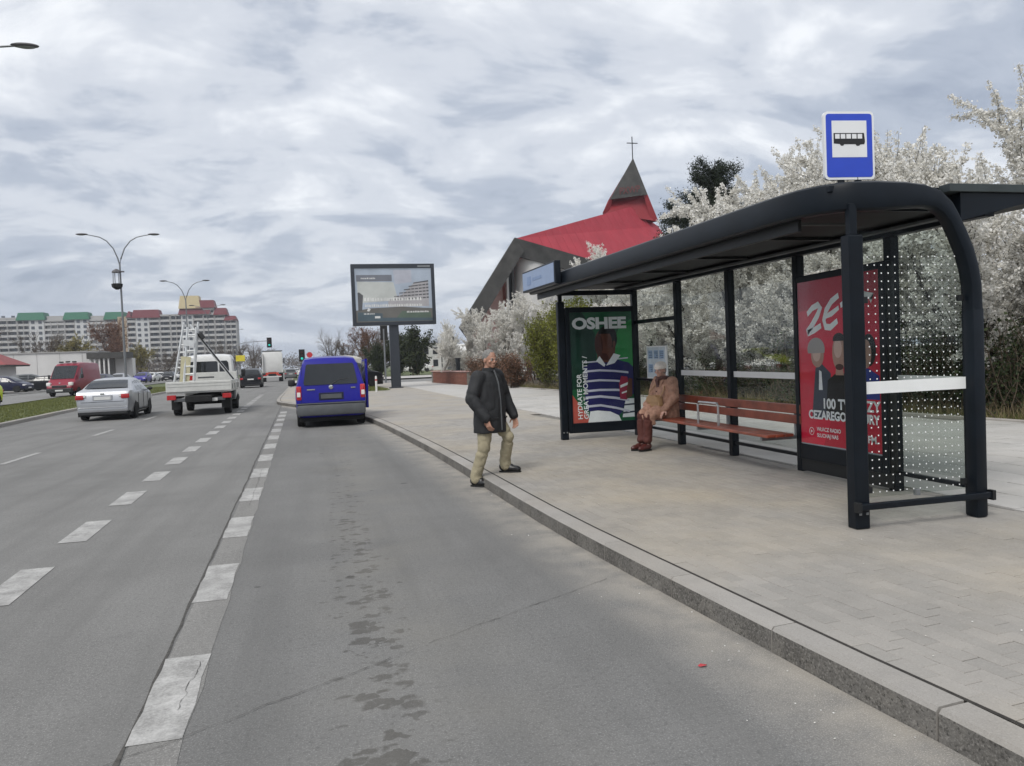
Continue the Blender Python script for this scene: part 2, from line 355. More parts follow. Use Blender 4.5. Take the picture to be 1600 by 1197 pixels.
def catmull(pts, step=1.0):
    P = [Vector((*p, 0)) for p in pts]; res = []
    for i in range(len(P)-1):
        p0, p1, p2, p3 = P[max(i-1, 0)], P[i], P[i+1], P[min(i+2, len(P)-1)]; n = max(1, int((p2-p1).length/step))
        for j in range(n):
            t = j/n; res.append(.5*((2*p1)+(-p0+p2)*t+(2*p0-5*p1+4*p2-p3)*t*t+(-p0+3*p1-3*p2+p3)*t**3))
    res.append(P[-1]); return res
def resample(P, step):
    d = [0]
    for a, b_ in zip(P, P[1:]): d.append(d[-1]+(b_-a).length)
    n = int(d[-1]/step); xs = np.interp(np.arange(n+1)*step, d, [p.x for p in P]); ys = np.interp(np.arange(n+1)*step, d, [p.y for p in P])
    return [Vector((x, y, 0)) for x, y in zip(xs, ys)]
# ================================================================== SETTING
ZS = 0.13                                    # pavement level above the road
def shear(Y): return -0.028*Y                # the road runs a little left of the shelter's own line
seamX = lambda Y: -0.775 - 0.029*Y
g = MB(); g.quad((-1500, -300, -.06), (1500, -300, -.06), (1500, 2200, -.06), (-1500, 2200, -.06)); struct('ground', g, 'ground')
KP = [(2.42, -6), (2.34, 0), (2.285, 2.4), (2.20, 3), (2.12, 4), (2.04, 5), (1.94, 6.5), (1.88, 8.2), (1.78, 11.6), (1.60, 15.3), (1.20, 21), (.55, 25.5), (-.45, 29.5), (-1.5, 33), (-2.1, 36.5), (-2.4, 50), (-2.75, 66), (-3.8, 100), (-6.5, 180), (-12, 330)]
KL = resample(catmull(KP, .5), 1.0)          # kerb face, one point a metre
LP_ = [(-8.9, -6), (-9.0, 8), (-9.6, 20), (-10.3, 28.4), (-10.62, 33), (-11.0, 38.5), (-11.9, 60), (-13.2, 100), (-16.5, 180), (-24, 330)]
LL = resample(catmull(LP_, .5), 1.0)
def xat(P, Y): return float(np.interp(Y, [p.y for p in P], [p.x for p in P]))
ys = [-6+i*1.0 for i in range(60)] + [54+i*6 for i in range(46)]
def ribbon(name, fl, fr, ys, z=0.0, mat=None, n=1, uvf=None, kind='structure', **k):
    mb = MB(); V = []; U = []
    for y in ys:
        a, b_ = fl(y), fr(y)
        for i in range(n+1):
            t = i/n; x = a+(b_-a)*t; zz_ = z(x, y) if callable(z) else z; V.append((x, y, zz_)); U.append((abs(b_-x), y))
    F = [(r*(n+1)+i, r*(n+1)+i+1, (r+1)*(n+1)+i+1, (r+1)*(n+1)+i) for r in range(len(ys)-1) for i in range(n)]
    mb.add(V, F); me = mesh(name, mb); uvl = me.uv_layers.new(name='UVMap')
    for lp in me.loops: uvl.data[lp.index].uv = U[lp.vertex_index]
    me.materials.append(MATS[mat]); o = bpy.data.objects.new(name, me); COL.objects.link(o); WLOC[name] = Vector((0, 0, 0))
    if kind: o['kind'] = kind
    return o
road = ribbon('road', lambda y: xat(LL, y), seamX, ys, 0.0, 'asphalt_road')
bay = ribbon('bus_bay', seamX, lambda y: max(xat(KL, y), seamX(y)+.02), [y for y in ys if y <= 36], 0.0, 'asphalt_bay', n=6)
ribbon('road_edge', seamX, lambda y: max(xat(KL, y), seamX(y)+.02), [36]+[y for y in ys if y > 36], 0.0, 'asphalt_road')
# seam between the two asphalts: an uneven, gritty crack
mb = MB(); pts = []
for i in range(150):
    y = 1.5+i*.22; pts.append((seamX(y)+.016*mnoise.noise((i*.31, 3.3, 0))+.012*mnoise.noise((i*.9, 8.1, 0)), y, .0035))
V = []
for i, p in enumerate(pts):
    wd = .005+.014*abs(mnoise.noise((i*.7, 1.2, 5))); V += [(p[0]-wd, p[1], p[2]), (p[0]+wd, p[1], p[2])]
mb.add(V, [(2*i, 2*i+1, 2*i+3, 2*i+2) for i in range(len(pts)-1)])
M('crack', (.07, .066, .06), .95, var=.4, scale=30); obj('seam_crack', mb, 'crack', road)
rx0 = lambda y: -.665-.0265*y
def crack(p0, p1, wdt, par, amp=.02, n=40, z=.005):
    mb = MB(); V = []; a, b_ = Vector(p0), Vector(p1); nrm = Vector((-(b_-a).y, (b_-a).x)).normalized()
    for i in range(n+1):
        c = a.lerp(b_, i/n)+nrm*amp*1.6*(mnoise.noise((i*.23+p0[0]*7, p0[1], 0))+.5*mnoise.noise((i*.8, p0[1], 2))); w_ = wdt*(.15+1.2*abs(mnoise.noise((i*.45, p0[0], 4))))
        V += [(c.x-nrm.x*w_, c.y-nrm.y*w_, z), (c.x+nrm.x*w_, c.y+nrm.y*w_, z)]
    mb.add(V, [(2*i, 2*i+1, 2*i+3, 2*i+2) for i in range(n)]); return obj('surface_crack', mb, 'crack', par)
mb = MB(); q_ = [.5+i*.5 for i in range(58)]
for a, b_ in zip(q_, q_[1:]): mb.quad((rx0(a)-.10, a, .0022), (rx0(a)+.12+.012*math.sin(a*5), a, .0022), (rx0(b_)+.12+.012*math.sin(b_*5), b_, .0022), (rx0(b_)-.10, b_, .0022))
obj('edge_strip', mb, 'asphalt_strip', bay)
crack((-.72, 3.75), (-.70, 4.35), .003, bay, .02, 16, z=.008); crack((-.88, 9.2), (-.98, 12.5), .003, bay, .02, z=.008)
crack((-.95, 3.28), (.45, 4.15), .004, bay, .012, 50, z=.008); crack((.5, 4.2), (1.85, 5.0), .003, bay, .012)
# painted dashes: both edges of the narrow cycle lane and the lane line
def dash(name, xf, y0, y1, wd, par, z=.004, rag=.0):
    mb = MB(); n = 6; V = []
    for i in range(n+1):
        y = y0+(y1-y0)*i/n; V += [(xf(y)-wd/2+rag*math.sin(i*2.1+y0), y, z), (xf(y)+wd/2+rag*math.sin(i*1.7+y0*3), y, z)]
    mb.add(V, [(2*i, 2*i+1, 2*i+3, 2*i+2) for i in range(n)]); return obj(name, mb, 'road_paint', par)
lx = lambda y: -2.10-.0325*y
for k in range(24):
    y = 6.45+2.03*k - 4.06; dash('lane_dash', lx, y-.53, y+.53, .25, road)
rx = lambda y: -.665-.0265*y
for k in range(13):
    y = 3.96+2.03*k; dash('lane_dash', rx, y-.5, y+.5, .225, bay, z=.0045, rag=.006)
px_ = lambda y: -5.62-.0115*y
for k in range(14):
    y = 16.9+6.15*k; dash('lane_dash', px_, y-1.0, y+1.0, .12, road)
dash('lane_dash', lambda y: -8.3, 13.2, 15.2, .12, road)
def left_z(x, y): return .10+.010*max(0, min(45, -x-12))
# kerb stones of the bus stop, one metre each; farther ones joined
def kerb_stone(a, b_, wd=.15, z0=-.05, z1=ZS, gap=.003, flip=1):
    d = (b_-a).normalized(); nrm = Vector((d.y, -d.x, 0))*flip; a2 = a+d*gap; b2 = b_-d*gap; mb = MB(); c = .018
    sec = [(0, z0), (.004, z1-c), (c, z1), (wd, z1+.002), (wd, z0)]
    V = [a2+nrm*s+Vector((0, 0, z)) for s, z in sec]+[b2+nrm*s+Vector((0, 0, z)) for s, z in sec]; n = 5
    mb.add(V, [tuple(range(n)), tuple(range(2*n-1, n-1, -1))]+[(i, n+i, n+(i+1) % n, (i+1) % n) for i in range(n)]); return mb
def face_shade_grime(o):
    # traffic side gets a darker material: its shade painted in, mottled with road grime
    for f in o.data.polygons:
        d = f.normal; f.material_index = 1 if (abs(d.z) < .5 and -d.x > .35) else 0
kb = MB(); P0 = [p for p in KL if p.y < 45]; 
kerb = bpy.data.objects.new('kerb', None); COL.objects.link(kerb); kerb['kind'] = 'structure'; WLOC['kerb'] = Vector((0, 0, 0))
offs = .48
for i in range(len(P0)-1):
    a, b_ = P0[i].lerp(P0[i+1], offs), (P0[i+1].lerp(P0[min(i+2, len(P0)-1)], offs)); ks = obj('kerb_stone', kerb_stone(a, b_, gap=.007 if i in (7, 8) else .003), 'kerb_concrete', kerb); ks.data.materials.append(MATS['kerb_face']); face_shade_grime(ks)
far = MB()
Pf = [p for p in KL if p.y >= 44.5]
for i in range(0, len(Pf)-1, 2): m_ = kerb_stone(Pf[i], Pf[min(i+2, len(Pf)-1)]); far.add(m_.v, m_.f)
obj('kerb_stone', far, 'kerb_concrete', kerb, kind='stuff')
lk_ = bpy.data.objects.new('kerb', None); COL.objects.link(lk_); lk_['kind'] = 'structure'; WLOC[lk_.name] = Vector((0, 0, 0))
far = MB()
for i in range(0, len(LL)-1):
    a, b_ = LL[i], LL[i+1]; m_ = kerb_stone(a, b_, wd=.2, z1=.12, flip=-1)
    if 12 < a.y < 60: obj('kerb_stone', m_, 'kerb_concrete', lk_)
    else: far.add(m_.v, m_.f)
obj('kerb_stone', far, 'kerb_concrete', lk_, kind='stuff')
# pavement: sand bed, bricks near the stop, larger slabs behind, a continuous sheet beyond
kin = lambda y: xat(KL, y)+.155
hedgeX = lambda y: 12.35-.078*y
sb = [y for y in ys if y <= 62]
pave = ribbon('pavement', kin, lambda y: 5.62-.012*y+.03, sb, ZS-.022, 'joint_sand')
def shade_attr(me, vals):
    a = me.attributes.new('shade', 'FLOAT', 'POINT'); a.data.foreach_set('value', np.asarray(vals, dtype=np.float32))
def stone_mesh(name, lx_, ly_, h=.02, ch=.003, mat='paver'):
    mb = MB(); x, y = lx_/2, ly_/2
    V = [(-x, -y, 0), (x, -y, 0), (x, y, 0), (-x, y, 0), (-x, -y, h-ch), (x, -y, h-ch), (x, y, h-ch), (-x, y, h-ch), (-x+ch, -y+ch, h), (x-ch, -y+ch, h), (x-ch, y-ch, h), (-x+ch, y-ch, h)]
    F = [(0, 1, 5, 4), (1, 2, 6, 5), (2, 3, 7, 6), (3, 0, 4, 7), (4, 5, 9, 8), (5, 6, 10, 9), (6, 7, 11, 10), (7, 4, 8, 11), (8, 9, 10, 11)]
    mb.add(V, F); me = mesh(name, mb); me.materials.append(MATS[mat]); return me, V, F
def pave_field(par, name, mat, cells, lx_, ly_, nparts):
    """cells: (x, y, rot). Nearest ones are objects of their own, the rest one mesh"""
    me, V, F = stone_mesh(name, lx_, ly_, mat=mat); shade_attr(me, [0]*len(V))
    cells = sorted(cells, key=lambda c: c[0]**2+c[1]**2); rest = MB(); sh = []
    for i, (x, y, r) in enumerate(cells):
        z = ZS-.021+random.uniform(-.0014, .0014); tx, ty = random.gauss(0, .006), random.gauss(0, .004)
        if i < nparts:
            o = bpy.data.objects.new(name, me); COL.objects.link(o); o.parent = par; o.location = (x, y, z); o.rotation_euler = (tx, ty, r)
        else:
            c, s = math.cos(r), math.sin(r); rest.add([(x+c*v[0]-s*v[1], y+s*v[0]+c*v[1], z+v[2]+v[0]*-ty+v[1]*tx) for v in V], F); sh += [random.random()]*len(V)
    m2 = mesh(name, rest); shade_attr(m2, sh); m2.materials.append(MATS[mat]); o = bpy.data.objects.new(name, m2); COL.objects.link(o); o.parent = par; o['kind'] = 'stuff'
cells = []; BX, BY = .1035, .2035
for i in range(34):
    for j in range(86):
        xo = i*BX; y = 1.6+j*BY+(BY/2 if i % 2 else 0); x = kin(y)+.072+xo
        if x < 5.585-.012*y: cells.append((x, y+random.uniform(-.002, .002), math.atan2(-(kin(y+.5)-kin(y-.5)), 1)))
pave_field(pave, 'paving_brick', 'paver', cells, .1005, .2005, 300)
mb = MB(); q_ = [1.5+i*.5 for i in range(90)]
for a, b_ in zip(q_, q_[1:]): mb.quad((kin(a)-.004, a, ZS+.003), (kin(a)+.016, a, ZS+.003), (kin(b_)+.016, b_, ZS+.003), (kin(b_)-.004, b_, ZS+.003))
obj('joint_gap', mb, 'joint_gap', pave)
ribbon('pavement', kin, lambda y: 5.62-.012*y, [18.9]+[y for y in sb if y > 18.9], ZS-.002, 'paver')
path = ribbon('path', lambda y: 5.62-.012*y+.03, hedgeX, sb, ZS-.022, 'joint_sand')
cells = []
for i in range(17):
    for j in range(52):
        y = 3.0+j*.5+(.25 if i % 2 else 0); x = 5.62-.012*y+.28+i*.5
        if x < hedgeX(y)-.2: cells.append((x, y, .012))
pave_field(path, 'paving_slab', 'slab', cells, .488, .488, 300)
ribbon('path', lambda y: 5.62-.012*y, hedgeX, [28.6]+[y for y in sb if y > 28.6], ZS-.002, 'slab')
# edging between path and planting, planting bed, verges
ribbon('planting_bed', lambda y: hedgeX(y)+.06, lambda y: 60, sb, .10, 'soil')
eb = MB()
for i in range(-4, 60, 2):
    a, b_ = Vector((hedgeX(i)+.0, i, 0)), Vector((hedgeX(i+2), i+2, 0)); m_ = kerb_stone(a, b_, wd=.06, z0=.0, z1=.17); eb.add(m_.v, m_.f)
obj('edging_stone', eb, 'kerb_concrete', path, kind='stuff')
# side street mouth and forecourt beyond the billboard
ribbon('side_road', lambda y: xat(KL, y)+.2, lambda y: 60, [62+i*1.0 for i in range(15)], .01, 'asphalt_far')
ribbon('pavement', lambda y: xat(KL, y)+.155, lambda y: 70, [77+i*2 for i in range(8)], ZS, 'slab')
ribbon('verge', lambda y: xat(KL, y)+.155, lambda y: 120, [91+i*6 for i in range(40)], .09, 'grass_soil')
GP = [(.2, 43.0), (3.45, 42.6), (3.75, 44.5), (3.2, 52), (1.6, 56), (-1.4, 56), (-1.5, 47)]
gp = MB(); gp.add([(x, y, ZS+.008) for x, y in GP], [tuple(range(len(GP)))]); patch = struct('grass_patch', gp, 'grass_soil')
# median strip, opposite carriageway, car park
mfar = lambda y: -13.6-.092*max(y-8, 0) if y < 95 else -21.6-.03*(y-95)
median = ribbon('median_verge', mfar, lambda y: xat(LL, y)-.205, ys, lambda x, y: .11+.06*math.sin(min(1, max(0, (xat(LL, y)-.2-x)/max(.1, xat(LL, y)-.2-mfar(y))))*math.pi), 'grass_soil', n=6)
ofar = lambda y: -22.5-.075*max(y, 0)
opp = ribbon('opposite_road', ofar, mfar, ys, left_z, 'asphalt_far', n=4)
ribbon('parking_apron', lambda y: -140, ofar, ys, lambda x, y: left_z(x, y)+.10, 'asphalt_far', n=4)
ek = MB()
for y in range(10, 150, 2):
    a, b_ = Vector((ofar(y), y, 0)), Vector((ofar(y+2), y+2, 0)); z_ = left_z(a.x, y); m_ = kerb_stone(a, b_, wd=.2, z0=z_-.05, z1=z_+.13, flip=-1); ek.add(m_.v, m_.f)
obj('kerb_stone', ek, 'kerb_concrete', opp, kind='stuff')
dk = MB()
for y in range(20, 130, 2):                  # darker gutter line of the far lane
    xa, xb = ofar(y)+2.6, ofar(y+2)+2.6; dk.quad((xa, y, left_z(xa, y)+.006), (xa+.35, y, left_z(xa+.35, y)+.006), (xb+.35, y+2, left_z(xb+.35, y+2)+.006), (xb, y+2, left_z(xb, y+2)+.006))
obj('tar_strip', dk, 'crack', opp)
# ================================================================== BUS SHELTER
SL = .006                                    # the stop climbs very slightly along the road
def zc(z, y): return ZS + (z-ZS)*(1+SL*(y-5.1)) if z > ZS else z
def shb(x0, x1, y0, y1, z0, z1, bev=.004):
    m_ = MB(); m_.box(((x0+x1)/2, (y0+y1)/2, (z0+z1)/2), (x1-x0, y1-y0, z1-z0), bev=bev); m_.v = [(x, y, zc(z, y)) for x, y, z in m_.v]; return m_
def merge(*ms):
    r = MB()
    for m_ in ms: r.add(m_.v, m_.f)
    return r
XR, XF, XA, YN, YF = 5.36, 4.0, 5.09, 5.14, 12.62   # rear line, front posts, arch leg, near end, far end
RY = [6.33, 7.82, 9.36, 10.92, YF]                     # rear posts
sh = thing('bus_shelter', 'dark steel bus stop shelter with glass walls and a long flat roof on the pavement', 'bus shelter', (4.7, 8.9, ZS))
P = lambda n, mb, m_, par=sh, **k: obj(n, mb, m_, par, world=True, **k)
# arched tube: front edge of the roof, round the corner, across the near end and down to the ground
path_ = [(3.78, 13.55), (3.78, 10), (3.78, 7), (3.78, 5.95), (3.785, 5.7), (3.81, 5.48), (3.87, 5.32), (3.95, 5.22), (4.05, 5.16), (4.2, 5.13)]
arch = [(x, y, 2.70 + .004*(y-5.1)*0) for x, y in path_] + [(4.45, 5.12, 2.705), (4.62, 5.12, 2.70), (4.74, 5.12, 2.675), (4.83, 5.12, 2.61), (4.89, 5.12, 2.53), (4.96, 5.12, 2.40), (5.02, 5.12, 2.27), (5.06, 5.12, 2.14), (5.085, 5.12, 2.0), (5.09, 5.12, 1.8)]
def arch_mesh():
    mb = MB(); Vv = []; n = 12; secs = []
    pts = [Vector(p) for p in arch]; k = len(pts)
    upv = []
    for i, p in enumerate(pts):
        t = (pts[min(i+1, k-1)]-pts[max(i-1, 0)]).normalized()
        # side = along world y once over the end, outwards before
        out_ = Vector((0, -1, 0)) if i >= 9 else Vector((t.y, -t.x, 0)).normalized()
        if i < 9: out_ = Vector((-1, 0, 0)).lerp(Vector((0, -1, 0)), max(0, (i-3)/6)).normalized()
        nrm = out_.cross(t).normalized(); nrm = nrm if (nrm.z > 0 or i > 12) else -nrm
        if i > 12:
            nrm = t.cross(Vector((0, 1, 0))); nrm = nrm if nrm.x > 0 else -nrm
        hw = .066; hh = .115 if i < 9 else max(.056, .115-(i-9)*.012)
        for j in range(n):
            q = 2*math.pi*(j+.5)/n; cs, sn = math.cos(q), math.sin(q); f = lambda v: math.copysign(abs(v)**.5, v)
            c = p+out_*hw*f(cs)+nrm*hh*f(sn); Vv.append((c.x, c.y, zc(c.z, c.y)))
    F = [(i*n+j, i*n+(j+1) % n, (i+1)*n+(j+1) % n, (i+1)*n+j) for i in range(k-1) for j in range(n)]+[tuple(range(n)), tuple((k-1)*n+j for j in range(n))]
    return mb.add(Vv, F)
P('roof_frame', arch_mesh(), 'shelter_metal', smooth=True)
P('arch_leg', shb(5.036, 5.146, 5.055, 5.185, ZS, 1.82, .02), 'shelter_metal', smooth=True)
P('roof', shb(3.86, 6.2, 5.195, 13.5, 2.742, 2.79), 'shelter_metal')
def wedge(pts, y0, y1):
    m_ = MB(); n_ = len(pts); m_.add([(x, y0, zc(z, y0)) for x, z in pts]+[(x, y1, zc(z, y1)) for x, z in pts], [tuple(range(n_)), tuple(range(2*n_-1, n_-1, -1))]+[(i, (i+1) % n_, n_+(i+1) % n_, n_+i) for i in range(n_)]); return m_
M('roof_edge', (.035, .045, .046), .5, var=.15); P('rear_overhang', wedge([(5.42, 2.60), (5.7, 2.672), (6.2, 2.715), (6.2, 2.738), (5.42, 2.738)], 5.20, 13.5), 'shelter_metal')
P('end_gusset', wedge([(4.98, 2.51), (5.7, 2.672), (6.2, 2.715), (6.2, 2.732), (4.98, 2.732)], 5.10, 5.192), 'shelter_metal'); P('end_fascia', shb(4.86, 6.22, 5.075, 5.192, 2.736, 2.80), 'roof_edge')
P('inner_beam', shb(3.90, 4.95, 5.20, 5.235, 2.60, 2.68), 'shelter_metal')
P('soffit', shb(3.9, 5.40, 5.24, 13.46, 2.658, 2.738), 'shelter_soffit')
P('fascia_lip', shb(3.852, 3.885, 5.6, 13.5, 2.50, 2.66), 'shelter_black')
P('rear_beam', merge(shb(5.31, 5.41, 5.20, 13.4, 2.565, 2.654), ), 'shelter_metal'); P('gutter', shb(5.20, 5.29, 5.24, 13.4, 2.60, 2.625), 'grey_plastic')
for y in (7.0, 8.6, 10.2, 11.8): P('roof_rib', shb(3.95, 5.18, y-.03, y+.03, 2.625, 2.654), 'shelter_black')
P('lamp_strip', shb(4.05, 4.62, 5.9, 5.93, 2.60, 2.624), 'grey_plastic')
P('end_beam', shb(3.95, 5.36, YF-.03, YF+.03, 2.50, 2.58), 'shelter_metal')
for y in (YN, YF):
    p_ = P('front_post', shb(XF-.062, XF+.062, y-.055, y+.055, ZS, 2.40, .012), 'shelter_metal'); 
    obj('post_head', shb(XF-.032, XF+.032, y-.028, y+.028, 2.402, 2.64), 'shelter_metal', p_, world=True)
    for dx in (-.03, .03): obj('base_bolt', shb(XF+dx-.012, XF+dx+.012, y-.064, y-.056, .24, .262), 'galv', p_, world=True)
for y in RY: P('rear_post', shb(XR-.05, XR+.05, y-.05, y+.05, ZS, 2.565, .01), 'shelter_metal')
ys_ = [YN]+RY
P('rear_rail', shb(XR-.022, XR+.022, 5.5, YF, .285, .325, .006), 'shelter_metal')
P('end_rail', shb(3.915, 5.19, YN-.105, YN-.062, .285, .335, .008), 'shelter_metal', label='lower rail of the near end bolted outside the posts')
for x in (3.93, 5.175): P('rail_clamp', shb(x-.016, x+.016, YN-.115, YN-.056, .27, .35, .004), 'shelter_black')
# glass
for a, b_ in zip(ys_[:-1], ys_[1:]):
    if abs(a-6.33) < .1: continue
    if b_ == YF:
        P('rear_pane', shb(XR-.004, XR+.004, a+.06, b_-.06, 2.06, 2.55, 0), 'pane_glass')
    g_ = P('rear_pane', shb(XR-.004, XR+.004, a+(.06 if a > 6 else .36), b_-.06, .36, 2.555 if b_ != YF else 2.0, 0), 'pane_glass')
    if 7 < a < 10.5: obj('visibility_strip', shb(XR-.0075, XR-.0045, a+.06, b_-.06, 1.17, 1.245, 0), 'strip_white', g_, world=True)
P('rear_pane', shb(XR-.004, XR+.004, 6.39, 7.76, 2.36, 2.555, 0), 'pane_glass')
def dots(make, n):
    mb = MB()
    for c in make: mb.add([tuple(Vector(c[0])+Vector(c[1])*math.cos(2*math.pi*j/n)*c[3]+Vector(c[2])*math.sin(2*math.pi*j/n)*c[3]) for j in range(n)], [tuple(range(n))])
    mb.v = [(x, y, zc(z, y)) for x, y, z in mb.v]; return mb
eg = P('end_pane', shb(4.07, 5.02, YN-.004, YN+.004, .36, 2.44, 0), 'end_glass')
for x_, z_ in ((4.10, .42), (4.99, .42), (4.10, 1.9), (4.99, 1.9), (4.54, .37)): P('glass_clamp', shb(x_-.02, x_+.02, YN-.018, YN+.018, z_-.025, z_+.025, .004), 'galv' if z_ < .4 else 'shelter_black')
D = [((4.13+i*.0625, YN-.0065, .40+j*.0632), (1, 0, 0), (0, 0, 1), .0062) for i in range(14) for j in range(31) if not 1.14 < .40+j*.0632 < 1.28 and .40+j*.0632 < 2.29]
obj('dot_print', dots(D, 8), 'white_print', eg, world=True, kind='stuff')
obj('visibility_strip', shb(4.07, 5.022, YN-.0095, YN-.0065, 1.17, 1.265, 0), 'strip_white', eg, world=True)
bp_ = [o for o in sh.children if o.name.startswith('rear_pane')][0]
D = [((XR-.0075, 5.53+i*.0625, .40+j*.0632), (0, 1, 0), (0, 0, 1), .0048) for i in range(12) for j in range(31) if not 1.14 < .40+j*.0632 < 1.28]
obj('dot_print', dots(D, 6), 'white_print', bp_, world=True, kind='stuff'); obj('visibility_strip', shb(XR-.0075, XR-.0045, 5.5, 6.27, 1.17, 1.245, 0), 'strip_white', bp_, world=True)
fp = P('end_pane', shb(4.07, 5.30, YF-.004, YF+.004, 2.36, 2.49, 0), 'pane_glass', label='narrow pane above the green poster case')
P('transom', shb(XR-.035, XR+.035, 10.97, YF-.05, 2.0, 2.06), 'shelter_metal'); P('transom', shb(XR-.03, XR+.03, 10.97, YF-.05, 1.06, 1.10), 'shelter_metal')
# timetable case on the far rear bay
tt = P('timetable_board', shb(XR-.045, XR-.02, 11.28, 12.05, 1.10, 1.62), 'white_print'); M('pale_blue', (.33, .45, .62), .5); M('faint_blue', (.62, .69, .74), .5); M('ink', (.05, .05, .06), .6)
obj('timetable_sheet', shb(XR-.0475, XR-.0455, 11.32, 12.01, 1.12, 1.60, 0), 'faint_blue', tt, world=True)
for r in range(2):
    for c in range(3):
        bk_ = obj('timetable_block', shb(XR-.051, XR-.048, 11.37+c*.215, 11.53+c*.215, 1.20+r*.22, 1.33+r*.22, 0), 'pale_blue', tt, world=True); mb = MB()
        for l_ in range(4): m_ = shb(XR-.0535, XR-.0515, 11.38+c*.215, 11.38+c*.215+.05+.09*random.random(), 1.215+r*.22+l_*.028, 1.222+r*.22+l_*.028, 0); mb.add(m_.v, m_.f)
        obj('timetable_print', mb, 'ink', bk_, world=True)
# name board on the roof's front edge
M('board_blue', (.26, .34, .50), .35, var=.06)
nb = P('name_board', shb(3.60, 3.70, 11.55, 13.55, 2.62, 2.97, .01), 'shelter_metal'); obj('name_board_face', shb(3.592, 3.5985, 11.6, 13.5, 2.65, 2.94, 0), 'board_blue', nb, world=True)
M('board_blue_dark', (.19, .27, .44), .4, var=.1); obj('name_board_print', merge(shb(3.588, 3.591, 12.95, 13.2, 2.72, 2.86, 0), shb(3.588, 3.591, 12.3, 12.85, 2.77, 2.82, 0)), 'board_blue_dark', nb, world=True)
# ---------------------------------------------------------------- bench
be = thing('bench', 'red brown wooden slat bench along the rear wall of the bus shelter', 'bench', (5.1, 9.4, ZS))
B_ = lambda n, mb, m_, par=be, **k: obj(n, mb, m_, par, world=True, **k)
for z0, z1 in ((.79, .895), (.675, .775)): B_('back_slat', shb(5.225, 5.26, 7.66, 11.02, z0, z1, .008), 'wood_bench')
for x0, x1 in ((4.80, 4.90), (4.915, 5.02), (5.035, 5.14)): B_('seat_slat', shb(x0, x1, 7.66, 11.02, .545, .58, .008), 'wood_bench')
for y in (7.82, 9.36, 10.92): B_('bracket', merge(shb(4.82, 5.31, y-.02, y+.02, .50, .543), shb(5.265, 5.305, y-.02, y+.02, .50, .89)), 'galv')
for y in (8.98, ):
    hr = MB(); hr.tube([(4.93, y, .58), (4.93, y, .85), (4.93, y+.03, .875), (4.93, y+.52, .875), (4.93, y+.55, .85), (4.93, y+.55, .58)], .016, 8); B_('grab_rail', hr, 'steel', smooth=True)
# ---------------------------------------------------------------- poster cases
for c_, v in (('poster_green', (.012, .11, .045)), ('poster_green_light', (.03, .27, .07)), ('poster_dark_green', (.010, .042, .028)), ('poster_red', (.68, .018, .055)), ('poster_red_dark', (.50, .014, .040)), ('poster_navy', (.022, .022, .12)), ('poster_stripe', (.62, .62, .72)),
              ('poster_skin', (.13, .045, .03)), ('poster_skin_pale', (.42, .25, .20)), ('poster_hair', (.008, .007, .008)), ('poster_grey_hair', (.38, .34, .33)), ('poster_white', (.84, .85, .87)), ('poster_cap', (.35, .03, .07)), ('poster_blue', (.03, .05, .30)), ('poster_suit', (.05, .06, .09)), ('poster_silver', (.30, .33, .37)), ('poster_shade', (.07, .02, .015)), ('poster_pale', (.60, .42, .36)), ('poster_orange', (.5, .10, .075))): M(c_, v, .35, var=.10, scale=3, coat=.03, spec=.25)
def case(name, label, fr, W_, H_, border, depth, bar=.0):
    t = thing(name, label, 'poster case', tuple(fr @ Vector((W_/2, 0, 0))))
    def bd(x0, x1, y0, y1, z0, z1, bev=.01):
        m_ = MB(); m_.box(((x0+x1)/2, (y0+y1)/2, (z0+z1)/2), (x1-x0, y1-y0, z1-z0), bev=bev); m_.v = [fr @ Vector(q) for q in m_.v]; return m_
    obj('housing', bd(0, W_, 0, H_, -depth, 0, .03), 'shelter_black', t, world=True, smooth=True)
    b4 = [bd(0, border[0], 0, H_, .001, .022), bd(W_-border[1], W_, 0, H_, .001, .022), bd(border[0], W_-border[1], 0, border[2], .001, .022), bd(border[0], W_-border[1], H_-border[3], H_, .001, .022)]
    obj('frame', merge(*b4), 'shelter_metal', t, world=True)
    return t, bd
def flat(fr, name, mat, par, poly, z):
    m_ = MB(); m_.add([fr @ Vector((x, y, z)) for x, y in poly], [tuple(range(len(poly)))]); return obj(name, m_, mat, par, world=True)
def oval(cx_, cy_, rx_, ry_, n=20, a0=0, a1=360): return [(cx_+rx_*math.cos(R(a0+(a1-a0)*i/n)), cy_+ry_*math.sin(R(a0+(a1-a0)*i/n))) for i in range(n if a1-a0 == 360 else n+1)]
def words(fr, name, body, x, y, size, mat, par, z, bold=0.0, rot=0.0, sx=1.0, spacing=1.0, align='LEFT', shear_=0.0):
    me = text_mesh(body, size, mat, bold, shear_, spacing, sx, align); me.transform(fr @ Matrix.Translation((x, y, z)) @ Matrix.Rotation(rot, 4, 'Z')); return obj(name, me, None, par, world=True)
